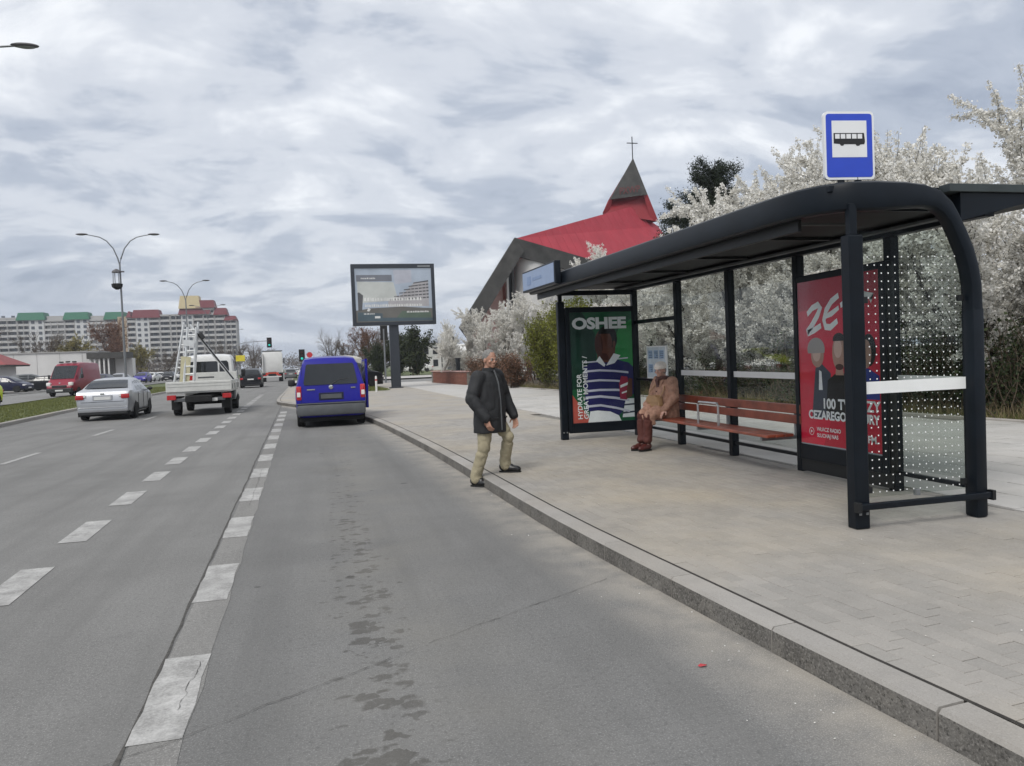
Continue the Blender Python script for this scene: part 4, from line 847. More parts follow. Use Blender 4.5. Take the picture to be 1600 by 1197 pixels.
rp('red_label', 'lamp_red', [(-.72, 1.24), (-.50, 1.24), (-.50, 1.42), (-.72, 1.42)], .755, cb); rp('cab_print', 'grey_plastic', [(-.40, 1.30), (.2, 1.30), (.2, 1.36), (-.40, 1.36)], .755, cb)
for s in (-1, 1): side_glass(CAB, 1.35, 2.2, .10, .80, cb, s, slope1=-.2); bx('mirror', 'black_plastic', (s*1.2, 2.3, 1.45), (.16, .08, .30), cb)
slant_glass(CAB, 2.58, 2.15, cb, 'windscreen'); bx('bumper', 'grey_plastic', (0, 3.2, .5), (1.8, .16, .26), cb, .05); bx('wheel_arch', 'under', (0, 1.85, .45), (2.03, .86, .40), cb, .15)
# the ladder lift standing on the bed
la = thing('ladder_lift', 'aluminium ladder frame standing upright on the white truck bed', 'ladder', (-4.93, 30.7, .90), R(1.7))
def lad(x0, w0, x1, w1, z1, y, dy, name, par):
    m_ = MB()
    for s in (-1, 1): m_.tube([(x0+s*w0/2, y, .0), (x1+s*w1/2, y+dy, z1)], (.042), 4)
    st = obj('stile', m_, 'alu', par); n = int(z1/.28); rr_ = MB()
    for i in range(1, n):
        t = i/n; x = x0+(x1-x0)*t; w_ = w0+(w1-w0)*t; r_ = MB(); r_.tube([(x-w_/2, y+dy*t, z1*t), (x+w_/2, y+dy*t, z1*t)], .024, 6); obj('rung', r_, 'alu', par)
lad(-.16, .72, .20, .50, 2.55, .2, .25, 'l', la); lad(.04, .34, .24, .30, 2.35, -.02, .3, 'l', la)
m_ = MB(); m_.box((-.05, .1, .75), (.34, .02, 1.0), rz=.0, ry=R(6)); M('ply_board', (.50, .46, .30), .6); obj('carriage_board', m_, 'ply_board', la)
m_ = MB(); m_.box((.12, .12, 1.75), (.36, .02, .22), ry=R(6)); obj('carriage_tray', m_, 'alu', la)
bo = thing('lift_boom', 'long grey boom slanting down from the ladder top to the right side of the bed', 'boom', (-3.66, 31.2, 1.1), R(1.7))
m_ = MB(); m_.tube([(.40, 0, .0), (-1.15, .0, 2.25)], (.055), 4); obj('boom_rail', m_, 'alu', bo); m_ = MB(); m_.tube([(.34, -.08, .12), (-.95, -.08, 2.0)], (.03), 4); obj('boom_track', m_, 'black_plastic', bo)
m_ = MB(); m_.box((-.72, -.1, 1.82), (.15, .16, .26), ry=R(-34), bev=.03); obj('winch', m_, 'black_plastic', bo)
# ---- red high-roof van coming the other way
RV = [(-2.7, .45, .9, .9, .9, .8), (-2.66, .36, 1.2, 2.35, .96, .84), (-2.5, .34, 1.25, 2.46, .98, .84), (0, .34, 1.25, 2.48, .985, .84), (.9, .34, 1.24, 2.44, .985, .84), (1.25, .34, 1.22, 2.28, .98, .84), (1.75, .34, 1.2, 1.72, .97, .86), (2.15, .36, 1.14, 1.24, .955, .84), (2.5, .40, .98, 1.02, .92, .76), (2.72, .46, .80, .82, .85, .64), (2.78, .52, .66, .67, .78, .55)]
rv = thing('red_van', 'red high roofed van with roof blocks coming towards the viewer beyond the median', 'van', (-18.3, 64.5, left_z(-18, 64)), R(180-5.0))
obj('body', body_loft(RV), 'paint_red', rv, smooth=True); slant_glass(RV, 2.12, 1.30, rv, 'windscreen', ins=.93)
for s in (-1, 1):
    side_glass(RV, .75, 1.65, .10, .72, rv, s, slope1=-.5); wheel(rv, s*.87, -1.7, .34, .22, s); wheel(rv, s*.87, 1.75, .34, .22, s)
    a = MB(); a.box((s*.74, 2.60, .92), (.30, .30, .26), bev=.06); obj('headlight', a, 'lamp_clear', rv, smooth=True); a = MB(); a.box((s*1.14, 1.55, 1.45), (.14, .10, .32), bev=.03); obj('mirror', a, 'black_plastic', rv)
    bx('roof_block', 'under', (s*.45, 1.0, 2.53), (.26, .18, .10), rv)
bx('roof_block', 'under', (0, 1.0, 2.545), (.26, .18, .10), rv); bx('front_bumper', 'black_plastic', (0, 2.70, .46), (1.75, .25, .34), rv, .06); bx('grille', 'black_plastic', (0, 2.74, .74), (1.0, .12, .18), rv, .03); bx('number_plate', 'plate_white', (0, 2.835, .46), (.52, .012, .11), rv, 0)
rp('emblem', 'chrome', [(-.06, .96), (.06, .96), (.06, 1.04), (-.06, 1.04)], 2.66, rv)
# ---- the other cars
car('small_car', 'bright yellow green car cut off by the picture edge on the opposite road', 'car', HATCH, 1.78, 2.5, 'paint_yellow', (-18.35, 46.6, left_z(-18, 47)), R(180-4), .31, rear=(-1.95, -1.72), front=(1.12, .45))
pz = lambda x, y: left_z(x, y)+.10
car('parked_car', 'dark navy hatchback parked nearest the yellow car', 'car', HATCH, 1.78, 2.5, 'paint_navy', (-28.0, 79.0, pz(-28, 79)), R(-98), .32, 'cars in the car park', rear=(-1.95, -1.72), front=(1.12, .45))
car('parked_car', 'black saloon parked just beyond the navy hatchback', 'car', SEDAN, 1.81, 2.68, 'paint_black', (-26.4, 85, pz(-26, 85)), R(-96), .325, 'cars in the car park', rear=(-1.68, -1.0), front=(1.42, .85))
car('parked_car', 'silver hatchback half hidden behind the black parked saloon', 'car', HATCH, 1.78, 2.5, 'paint_silver', (-25.6, 91, pz(-26, 91)), R(-92), .32, 'cars in the car park', rear=(-1.95, -1.72), front=(1.12, .45))
car('parked_car', 'dark grey car parked in front of the low white building', 'car', SUVS, 1.85, 2.65, 'paint_grey', (-31.0, 94, pz(-31, 94)), R(-80), .34, 'cars in the car park', rear=(-2.2, -1.9), front=(1.33, .65))
car('parked_car', 'white car parked in front of the red roofed hut', 'car', SEDAN, 1.81, 2.68, 'paint_white', (-36.0, 95, pz(-36, 95)), R(-88), .325, 'cars in the car park', rear=(-1.68, -1.0), front=(1.42, .85))
car('parked_car', 'violet blue car parked left of the white flatbed truck', 'car', HATCH, 1.78, 2.5, 'paint_purple', (-25.2, 120, pz(-25, 120)), R(178), .32, 'cars beyond the median', rear=(-1.95, -1.72), front=(1.12, .45))
car('parked_car', 'silver car standing left of the violet blue car', 'car', SEDAN, 1.81, 2.68, 'paint_silver', (-25.8, 110, pz(-26, 110)), R(178), .325, 'cars beyond the median', rear=(-1.68, -1.0), front=(1.42, .85))
car('parked_car', 'dark car roof showing just above the silver saloon', 'car', SEDAN, 1.81, 2.68, 'paint_navy', (-22.4, 88, pz(-22, 88)), R(178), .325, 'cars beyond the median', rear=(-1.68, -1.0), front=(1.42, .85))
for i, (x, y, pm, lb) in enumerate(((-26.2, 131, 'paint_white', 'white car third from the violet car in the far row'), (-24.9, 138, 'paint_black', 'black car behind the white one in the far row'), (-24.2, 147, 'paint_silver', 'silver car farther back in the far row'), (-22.0, 150, 'paint_red', 'red car in the far row beside the ladder lift'), (-28.6, 150, 'paint_white', 'white car farthest to the back of the car park'), (-20.6, 128, 'paint_white', 'white car with dark windows showing just left of the truck bed'))):
    car('parked_car', lb, 'car', HATCH if i % 2 else SEDAN, 1.79, 2.6, pm, (x, y, pz(x, y)), R(176+3*i), .32, 'cars beyond the median', rear=(-1.95, -1.72) if i % 2 else (-1.68, -1.0), front=(1.12, .45) if i % 2 else (1.42, .85))
car('moving_car', 'dark estate car driving just ahead of the white flatbed truck', 'car', SUVS, 1.85, 2.65, 'paint_black', (-6.15, 72, 0), R(2), .34, 'cars ahead on the road', rear=(-2.2, -1.9), front=(1.33, .65))
car('moving_car', 'dark car just right of the white lorry cab far ahead', 'car', HATCH, 1.78, 2.5, 'paint_grey', (-4.6, 118, 0), R(2), .32, 'cars ahead on the road', rear=(-1.95, -1.72), front=(1.12, .45))
car('moving_car', 'pale car farthest ahead between the lorry and the blue van', 'car', SEDAN, 1.81, 2.68, 'paint_white', (-4.9, 150, 0), R(2), .32, 'cars ahead on the road', rear=(-1.68, -1.0), front=(1.42, .85))
car('parked_car', 'black estate car standing behind the blue van on the side road', 'car', SUVS, 1.85, 2.65, 'paint_black', (1.55, 50.2, .14), R(-58), .35, rear=(-2.2, -1.9), front=(1.33, .65))
car('parked_car', 'white car at the far house beside the billboard post', 'car', SEDAN, 1.81, 2.68, 'paint_white', (15.6, 128, .1), R(80), .32, rear=(-1.68, -1.0), front=(1.42, .85))
car('parked_car', 'pale silver car far left of the lorry under the bare trees', 'car', SEDAN, 1.81, 2.68, 'paint_silver', (-17.6, 138, 0), R(60), .32, rear=(-1.68, -1.0), front=(1.42, .85))
# ---- lorry cab ahead
lo = thing('lorry_cab', 'white lorry tractor unit with red rear frame far ahead on the road', 'lorry', (-6.1, 101, 0), R(1.8))
bx('cab', 'paint_white', (0, 1.6, 2.35), (2.40, 1.9, 2.75), lo, .18, True); bx('roof_spoiler', 'paint_white', (0, 1.7, 3.78), (2.2, 1.5, .20), lo, .08); bx('spoiler_edge', 'grey_plastic', (0, .80, 3.84), (2.5, .10, .12), lo)
for s in (-1, 1): bx('side_fairing', 'paint_white', (s*1.18, .55, 2.3), (.10, .5, 2.5), lo); bx('mirror', 'black_plastic', (s*1.38, 2.3, 2.6), (.15, .12, .7), lo); wheel(lo, s*1.0, -1.2, .5, .5, s, 'grey_plastic'); wheel(lo, s*1.05, 2.1, .5, .32, s, 'grey_plastic'); bx('tail_light', 'lamp_red', (s*.85, -2.48, .80), (.40, .06, .14), lo); bx('mudguard', 'black_plastic', (s*1.0, -1.2, 1.08), (.56, 1.2, .06), lo)
bx('chassis', 'under', (0, -.6, .85), (.9, 3.8, .3), lo); bx('fifth_wheel', 'under', (0, -1.1, 1.12), (.95, .9, .16), lo); M('signal_red', (.50, .06, .03), .5); bx('red_board', 'signal_red', (0, -2.40, .98), (1.5, .05, .34), lo); bx('rear_bar', 'plate_white', (0, -2.46, .62), (2.2, .06, .14), lo)
# ================================================================== PEOPLE
def solid(mb, voxel, smooth_it=6, fac=.5, mat=None, name='body', par=None, wrinkle=0.0, wscale=14.0, wfun=None):
    """overlapping pieces -> one continuous skin (voxel remesh + smoothing), optional cloth folds"""
    me = mesh('tmp', mb); fixn(me); o = bpy.data.objects.new('tmp', me); COL.objects.link(o)
    m1 = o.modifiers.new('r', 'REMESH'); m1.mode = 'VOXEL'; m1.voxel_size = voxel; m1.use_smooth_shade = True
    if smooth_it: m2 = o.modifiers.new('s', 'SMOOTH'); m2.iterations = smooth_it; m2.factor = fac
    bpy.context.view_layer.update(); dg = bpy.context.evaluated_depsgraph_get(); r = bpy.data.meshes.new_from_object(o.evaluated_get(dg)); r.name = name
    bpy.data.objects.remove(o)
    if wrinkle:
        n = len(r.vertices); co = np.zeros(n*3); nr = np.zeros(n*3); r.vertices.foreach_get('co', co); r.vertex_normals.foreach_get('vector', nr); co = co.reshape(-1, 3); nr = nr.reshape(-1, 3)
        d = np.array([mnoise.noise((c[0]*wscale, c[1]*wscale, c[2]*wscale*.75))+.5*mnoise.noise((c[0]*wscale*2.1, c[1]*wscale*2.1, c[2]*wscale*1.4+7)) for c in co])
        d = np.abs(d)*2-.6 if True else d
        if wfun is not None: d = d*np.array([wfun(c) for c in co])
        co += nr*(d*wrinkle)[:, None]; r.vertices.foreach_set('co', co.ravel()); r.update()
    r.materials.clear(); r.materials.append(MATS[mat]); r.polygons.foreach_set('use_smooth', [True]*len(r.polygons))
    ob = bpy.data.objects.new(name, r); COL.objects.link(ob); ob.parent = par; return ob
def limb(mb, pts, rad, n=12):
    P_ = [Vector(p) for p in pts]; Q = []; RR = []
    for i in range(len(P_)-1):
        for j in range(5): t = j/5; Q.append(P_[i].lerp(P_[i+1], t)); RR.append(rad[i]+(rad[i+1]-rad[i])*t)
    Q.append(P_[-1]); RR.append(rad[-1]); mb.tube(Q, RR, n); mb.ell(P_[0], (rad[0],)*3, n, 8); mb.ell(P_[-1], (rad[-1],)*3, n, 8)
    for p, r_ in zip(P_[1:-1], rad[1:-1]): mb.ell(p, (r_,)*3, n, 8)
def rings(mb, rs, n=20):
    """rs: (cx, cy, z, rx, ry)"""
    V = [(c[0]+c[3]*math.cos(2*math.pi*j/n), c[1]+c[4]*math.sin(2*math.pi*j/n), c[2]) for c in rs for j in range(n)]; k = len(rs)
    mb.add(V, [(i*n+j, i*n+(j+1) % n, (i+1)*n+(j+1) % n, (i+1)*n+j) for i in range(k-1) for j in range(n)]+[tuple(range(n-1, -1, -1)), tuple((k-1)*n+j for j in range(n))])
def hand(mb, wrist, d, palm_n, side, L_=.18, curl=.35):
    """five separate fingers; d: hand direction, palm_n: direction the palm faces, side: thumb direction sign"""
    w_ = Vector(wrist); d = Vector(d).normalized(); pn = (Vector(palm_n)-d*d.dot(Vector(palm_n))).normalized(); s = d.cross(pn)*side; pl = L_*.50
    for k in range(5):
        t = k/4; c = w_+d*pl*t
        for u in (-.6, -.2, .2, .6): mb.ell(c+s*u*.042*(.75+.25*t), (.0155, .0155, .0155), 8, 6)
    for k, (u, ln) in enumerate(((-.030, .068), (-.010, .080), (.010, .085), (.030, .076))):
        p0 = w_+d*pl*.85+s*u; a1 = (d*math.cos(curl*.6)+pn*math.sin(curl*.6)).normalized(); a2 = (d*math.cos(curl*1.7)+pn*math.sin(curl*1.7)).normalized(); a3 = (d*math.cos(curl*2.6)+pn*math.sin(curl*2.6)).normalized()
        p1 = p0+a1*ln*.5+s*u*.15; p2 = p1+a2*ln*.35; p3 = p2+a3*ln*.28; limb(mb, [p0, p1, p2, p3], [.0098, .0092, .0086, .0075], 8)
    q0 = w_+d*pl*.25+s*.030; q1 = q0+(s*.8+d*.55+pn*.25).normalized()*.036; q2 = q1+(s*.35+d*.85+pn*.35).normalized()*.030; limb(mb, [q0, q1, q2], [.0135, .0112, .0090], 8)
def head(mb, M_, sc=1.0):
    """head with brow, nose, lips, chin, ears; face along +y; M_ maps head space (origin at chin-neck) to the figure"""
    h = MB(); h.ell((0, -.012, .135), (.074, .094, .096), 20, 14); h.ell((0, .012, .075), (.060, .074, .075), 18, 12); h.ell((0, .058, .028), (.030, .026, .024), 12, 8); h.ell((0, .028, .045), (.050, .052, .040), 14, 10)
    h.ell((0, .075, .125), (.050, .018, .012), 12, 6); h.tube([(0, .080, .118), (0, .098, .088), (0, .100, .078)], [.008, .013, .015], 8); h.ell((0, .092, .078), (.018, .014, .010), 10, 6)
    h.ell((0, .081, .050), (.024, .010, .006), 10, 6); h.ell((0, .080, .040), (.021, .010, .007), 10, 6)
    for s in (-1, 1): h.ell((s*.048, .062, .085), (.020, .018, .018), 10, 6); h.ell((s*.076, -.010, .095), (.010, .022, .032), 10, 8)
    mb.add([M_ @ Vector(Vector(v)*sc) for v in h.v], h.f)
def eyes(par, M_, sc=1.0, iris='ink'):
    for s in (-1, 1):
        e_ = MB(); e_.ell((s*.031, .0735, .108), (.0135, .011, .0085), 10, 8); e_.v = [M_ @ Vector(Vector(v)*sc) for v in e_.v]; o = obj('eye', e_, 'eye_white', par, smooth=True)
        i_ = MB(); i_.ell((s*.031, .0815, .108), (.006, .0042, .006), 8, 6); i_.v = [M_ @ Vector(Vector(v)*sc) for v in i_.v]; obj('iris', i_, iris, o, smooth=True)
        b_ = MB(); b_.tube([(s*.014, .086, .126), (s*.031, .088, .131), (s*.047, .080, .127)], .0045, 6); b_.v = [M_ @ Vector(Vector(v)*sc) for v in b_.v]; obj('eyebrow', b_, 'hair_grey', par, smooth=True)
M('eye_white', (.65, .63, .60), .3); M('hair_grey', (.20, .195, .185), .8, var=.3, scale=60, bump=.5); M('skin_man', (.40, .215, .15), .5, var=.12, scale=20); M('skin_woman', (.50, .30, .24), .5, var=.12, scale=20)
M('jacket_dark', (.017, .018, .020), .75, var=.2, scale=5, bump=.25, bscale=70); M('khaki', (.33, .29, .195), .85, var=.12, scale=8, bump=.2, bscale=90); M('shoe_black', (.010, .010, .011), .35, var=.2); M('scarf_brown', (.10, .05, .045), .9, var=.3, scale=30); M('coat_beige', (.36, .205, .145), .85, var=.30, scale=18, bump=.25, bscale=80); M('trouser_rust', (.085, .022, .016), .8, var=.15, bump=.2, bscale=80)
M('bag_tan', (.33, .20, .10), .5, var=.12, scale=9, bump=.15); M('shoe_oxblood', (.075, .018, .015), .35, var=.15); M('hat_cream', (.76, .70, .63), .9, var=.1, scale=30, bump=.6, bscale=70); M('shirt_red', (.10, .02, .02), .8); M('skirt_rust', (.28, .085, .04), .85, var=.2, scale=12)
# ---- man stepping up onto the kerb
mrot = math.atan2(-.64, -.77)                                     # local +y -> (-sin, cos)
mn = thing('person', 'man in dark jacket and khaki trousers stepping up from the road onto the kerb', 'person', (1.99, 9.33, 0), mrot)
def toloc(wx, wy):
    v = Vector((wx-1.99, wy-9.33, 0)); v.rotate(Matrix.Rotation(-mrot, 3, 'Z')); return v.x, v.y
rfx, rfy = toloc(1.79, 9.28); lfx, lfy = toloc(2.20, 9.42)
hip = .88; ph_ = Vector((0, .0, hip))
rk = Vector(((rfx*.72+.02), rfy*.5+.05, .47)); lk2 = Vector(((lfx*.80), lfy*.6+.10, .585))
ra, la_ = Vector((rfx, rfy-.02, .09)), Vector((lfx, lfy-.02, ZS+.09))
rh, lh = Vector((.09, 0, hip)), Vector((-.09, 0, hip+.02))
Rs, Ls = Vector((.185, -.01, 1.355)), Vector((-.185, -.01, 1.365)); Re, Le = Vector((.305, -.03, 1.09)), Vector((-.31, .0, 1.09)); Rw, Lw = Vector((.26, .15, .855)), Vector((-.30, .15, .85))
bd_ = MB()
rings(bd_, [(0, 0, hip-.10, .13, .10), (0, 0, hip, .155, .115), (0, .01, 1.02, .145, .11), (0, 0, 1.18, .155, .115), (0, -.01, 1.32, .15, .10), (0, -.01, 1.385, .09, .07), (0, .0, 1.42, .058, .058), (0, .015, 1.47, .053, .055), (0, .022, 1.52, .050, .055)])
for a_, k_, f_ in ((rh, rk, ra), (lh, lk2, la_)): limb(bd_, [a_, k_, f_], [.082, .055, .038])
for s_, e_, w_ in ((Rs, Re, Rw), (Ls, Le, Lw)): limb(bd_, [s_, e_, w_], [.055, .042, .028])
hand(bd_, Rw+(Rw-Re).normalized()*.015, (-.02, .25, -1), (-1, .1, 0), -1, curl=.45); hand(bd_, Lw+(Lw-Le).normalized()*.015, (.02, .22, -1), (1, .1, 0), 1, curl=.40)
for s_, a_ in ((1, ra), (-1, la_)): bd_.ell(a_+Vector((0, .02, -.05)), (.020, .05, .014), 10, 8)
Mh = Matrix.Translation((0, .030, 1.455)) @ Matrix.Rotation(R(-14), 4, 'Z') @ Matrix.Rotation(R(-6), 4, 'X'); head(bd_, Mh, .98)
mb_ = solid(bd_, .0058, 3, .4, 'skin_man', 'body', mn); eyes(mn, Mh, .98)
hr_ = MB(); hr_.ell((0, -.022, .145), (.080, .096, .094), 20, 14); hr_.v = [(x, y, z if not (y > .03 and z < .165) else .165+(z-.165)*.15) for x, y, z in hr_.v]; hr_.v = [(x, y, max(z, .088)) for x, y, z in hr_.v]; hr_.v = [Mh @ Vector(Vector(v)*.98) for v in hr_.v]; solid(hr_, .008, 2, .5, 'hair_grey', 'hair', mn, .003, 60)
jk = MB()
rings(jk, [(0, .0, .66, .246, .18), (0, .0, .70, .248, .183), (0, .005, .85, .242, .178), (0, .01, 1.0, .232, .172), (0, .005, 1.15, .230, .165), (0, -.005, 1.27, .225, .155), (0, -.01, 1.355, .19, .125), (0, -.005, 1.40, .115, .09), (0, .005, 1.425, .078, .074), (0, .008, 1.45, .074, .072)], 28)
for s_, e_, w_ in ((Rs, Re, Rw), (Ls, Le, Lw)): limb(jk, [s_+Vector((0, 0, -.015)), e_, w_], [.098, .086, .062], 14)
jo = solid(jk, .011, 5, .5, 'jacket_dark', 'jacket', mn, .009, 7.0, lambda c: 1.0 if c[2] < 1.3 else .4)
zp = MB(); zp.tube([(.0, .182, .69), (0, .182, .9), (0, .173, 1.1), (0, .153, 1.27), (0, .122, 1.36), (0, .092, 1.43)], (.012, .010), 6, up=(1, 0, 0)); obj('zip_placket', zp, 'grey_plastic', jo, smooth=True)
for s_ in (-1, 1): pk_ = MB(); pk_.box((s_*.125, .160, .84), (.13, .012, .022), rz=-s_*.5, bev=.004); obj('pocket_flap', pk_, 'shoe_black', jo)
cl_ = MB(); cl_.lathe([(.070, 0), (.084, .0), (.080, .045), (.066, .045)], 20, (0, .012, 1.415)); obj('collar', cl_, 'jacket_dark', jo, smooth=True); sc_ = MB(); sc_.ell((0, .035, 1.432), (.060, .052, .030), 14, 8); obj('shirt', sc_, 'shirt_red', mn, smooth=True)
tr = MB(); rings(tr, [(0, 0, .72, .165, .13), (0, 0, .80, .178, .135), (0, 0, .92, .170, .13), (0, 0, .98, .16, .12)], 22)
for a_, k_, f_ in ((rh, rk, ra), (lh, lk2, la_)): limb(tr, [a_+Vector((0, 0, -.05)), k_, f_+Vector((0, -.005, .045)), f_+Vector((0, .005, .005))], [.104, .080, .070, .076], 16)
solid(tr, .009, 16, .5, 'khaki', 'trousers', mn, .005, 12.0, lambda c: 1.3 if c[2] < .6 else .6)
def shoe(par, a_, yaw_, mat, ln=.28, pit=0.0):
    s_ = MB(); s_.ell((0, .075, -.042), (.048, .130, .044), 14, 8); s_.ell((0, -.015, -.02), (.048, .070, .062), 12, 8); s_.ell((0, .05, -.022), (.040, .07, .045), 12, 8); s_.ell((0, .15, -.055), (.040, .055, .026), 12, 8)
    Mx = Matrix.Translation(a_) @ Matrix.Rotation(yaw_, 4, 'Z') @ Matrix.Rotation(pit, 4, 'X') @ Matrix.Scale(ln/.28, 4); so_ = MB(); so_.add([Mx @ Vector((x, y, max(z, -.078))) for x, y, z in s_.v], s_.f); o = solid(so_, .007, 2, .5, mat, 'shoe', par)
    sl_ = MB(); sl_.prism([(math.cos(2*math.pi*i/16)*.047, .06+math.sin(2*math.pi*i/16)*.145) for i in range(16)], .018, Mx @ Matrix.Translation((0, 0, -.090))); obj('sole', sl_, 'black_rubber', o)
shoe(mn, ra, R(8), 'shoe_black'); shoe(mn, la_, R(22), 'shoe_black')
# ---- woman on the bench
wrot = math.pi/2+R(14)                                            # faces the road and a little towards the viewer
wm = thing('person', 'seated woman in beige coat and pale hat holding a tan handbag on the bench', 'person', (4.95, 10.62, ZS), wrot)
SH = .45; hp = Vector((0, -.03, SH+.10)); kR, kL = Vector((.085, .37, SH+.07)), Vector((-.085, .38, SH+.07)); aR, aL = Vector((.06, .41, .09)), Vector((-.07, .40, .09))
sR, sL = Vector((.17, -.02, 1.0)), Vector((-.17, -.02, 1.0)); eR, eL = Vector((.25, .02, .76)), Vector((-.25, .02, .76)); wR, wL = Vector((.16, .22, .655)), Vector((-.20, .16, .60))
wb_ = MB(); rings(wb_, [(0, -.03, SH+.01, .16, .14), (0, -.03, .60, .155, .13), (0, -.03, .75, .14, .11), (0, -.03, .92, .15, .105), (0, -.02, 1.0, .13, .09), (0, 0, 1.04, .07, .06), (0, .02, 1.09, .048, .05), (0, .035, 1.14, .046, .05)])
for s_, k_, a_ in ((1, kR, aR), (-1, kL, aL)): limb(wb_, [Vector((s_*.08, 0, SH+.09)), k_, a_], [.08, .055, .036])
for s_, e_, w_ in ((sR, eR, wR), (sL, eL, wL)): limb(wb_, [s_, e_, w_], [.05, .04, .026])
hand(wb_, wR, (-.6, .6, -.45), (-.2, -.3, -1), -1, .165, .4); hand(wb_, wL, (.15, .6, -.6), (.3, -.2, -1), 1, .165, .4)
for a_ in (aR, aL): wb_.ell(a_+Vector((0, .02, -.05)), (.020, .05, .014), 10, 8)
Mw = Matrix.Translation((0, .050, 1.075)) @ Matrix.Rotation(R(16), 4, 'Z') @ Matrix.Rotation(R(-9), 4, 'X'); head(wb_, Mw, .93)
solid(wb_, .0058, 3, .4, 'skin_woman', 'body', wm); eyes(wm, Mw, .93)
ht = MB(); ht.ell((0, -.018, .165), (.092, .108, .078), 22, 14); ht.v = [(x, y, max(z, .138)) for x, y, z in ht.v]; ht.lathe([(.080, .125), (.098, .128), (.098, .150), (.085, .152)], 22, (0, -.012, 0)); ht.v = [Mw @ Vector(Vector(v)*.95) for v in ht.v]; solid(ht, .008, 2, .5, 'hat_cream', 'hat', wm)
hh = MB(); hh.ell((0, -.035, .10), (.078, .078, .080), 18, 12); hh.v = [(x, min(y, .012), z) for x, y, z in hh.v]; hh.v = [Mw @ Vector(Vector(v)*.95) for v in hh.v]; solid(hh, .009, 2, .5, 'hair_grey', 'hair', wm, .003, 60)
ct = MB(); rings(ct, [(0, -.02, SH+.005, .225, .19), (0, -.02, .56, .225, .185), (0, -.02, .70, .205, .165), (0, -.025, .85, .20, .15), (0, -.025, .95, .185, .13), (0, -.015, 1.015, .135, .10), (0, .0, 1.05, .080, .072), (0, .01, 1.075, .072, .068)], 26)
for s_, e_, w_ in ((sR, eR, wR), (sL, eL, wL)): limb(ct, [s_, e_, w_], [.086, .074, .052], 14)
for s_, k_ in ((1, kR), (-1, kL)): limb(ct, [Vector((s_*.09, 0, SH+.10)), Vector((s_*.09, .22, SH+.11)), k_+Vector((0, -.02, -.01))], [.12, .105, .088], 14)
ct.box((0, .34, SH+.0), (.32, .10, .16), rx=R(-8), bev=.03)
co_ = solid(ct, .011, 4, .5, 'coat_beige', 'coat', wm, .011, 9.0)
for s_ in (-1, 1): lp_ = MB(); lp_.add([(s_*.012, .115, .90), (s_*.085, .095, .99), (s_*.075, .062, 1.06), (s_*.03, .075, 1.05)], [(0, 1, 2, 3)]); lp_.v += [(x, y-.02, z) for x, y, z in lp_.v[:4]]; lp_.f.append((4, 5, 6, 7)); lp_.f += [(0, 1, 5, 4), (1, 2, 6, 5), (2, 3, 7, 6), (3, 0, 4, 7)]; obj('lapel', lp_, 'coat_beige', co_)
sf = MB(); sf.lathe([(.070, 0), (.098, .005), (.102, .035), (.078, .055), (.060, .05)], 20, (0, .022, 1.035)); sf.box((.02, .105, .97), (.07, .03, .14), rx=R(-14), bev=.01); solid(sf, .008, 3, .5, 'scarf_brown', 'scarf', wm, .004, 30)
for z in (.66, .76, .86): b_ = MB(); b_.lathe([(.012, 0), (.012, .006), (.004, .008)], 10, (.02, .165-(z-.66)*.16, z), 'Y'); obj('button', b_, 'shoe_oxblood', co_)
tw = MB()
for k_, a_ in ((kR, aR), (kL, aL)): limb(tw, [k_+Vector((0, -.12, -.0)), k_+Vector((0, 0, -.015)), a_+Vector((0, -.01, .10)), a_+Vector((0, 0, .065))], [.075, .076, .062, .064], 14)
solid(tw, .010, 3, .5, 'trouser_rust', 'trousers', wm, .007, 12.0)
for a_, y_ in ((aR, R(-4)), (aL, R(8))): shoe(wm, a_, y_, 'shoe_oxblood', .255)
hb = thing('handbag', 'tan handbag resting on the lap of the seated woman', 'bag', (4.73, 10.58, ZS+.60), wrot)
hbm = MB(); hbm.prism([(-.155, .0), (.155, .0), (.165, .06), (.13, .175), (.06, .20), (-.06, .20), (-.13, .175), (-.165, .06)], .085, Matrix.Rotation(R(90), 4, 'X') @ Matrix.Identity(4)); solid(hbm, .008, 4, .5, 'bag_tan', 'bag_body', hb)
fl_ = MB(); fl_.prism([(-.14, .10), (.14, .10), (.12, .18), (.06, .205), (-.06, .205), (-.12, .18)], .100, Matrix.Translation((0, .008, 0)) @ Matrix.Rotation(R(90), 4, 'X')); obj('flap', fl_, 'bag_tan', hb)
sp_ = MB(); sp_.tube([(-.13, -.04, .17), (-.15, -.10, .27), (-.10, -.18, .40), (-.06, -.25, .46)], .009, 6); sp_.tube([(.13, -.04, .17), (.15, -.08, .25), (.10, -.13, .33), (.05, -.16, .38)], .009, 6); obj('strap', sp_, 'bag_tan', hb)
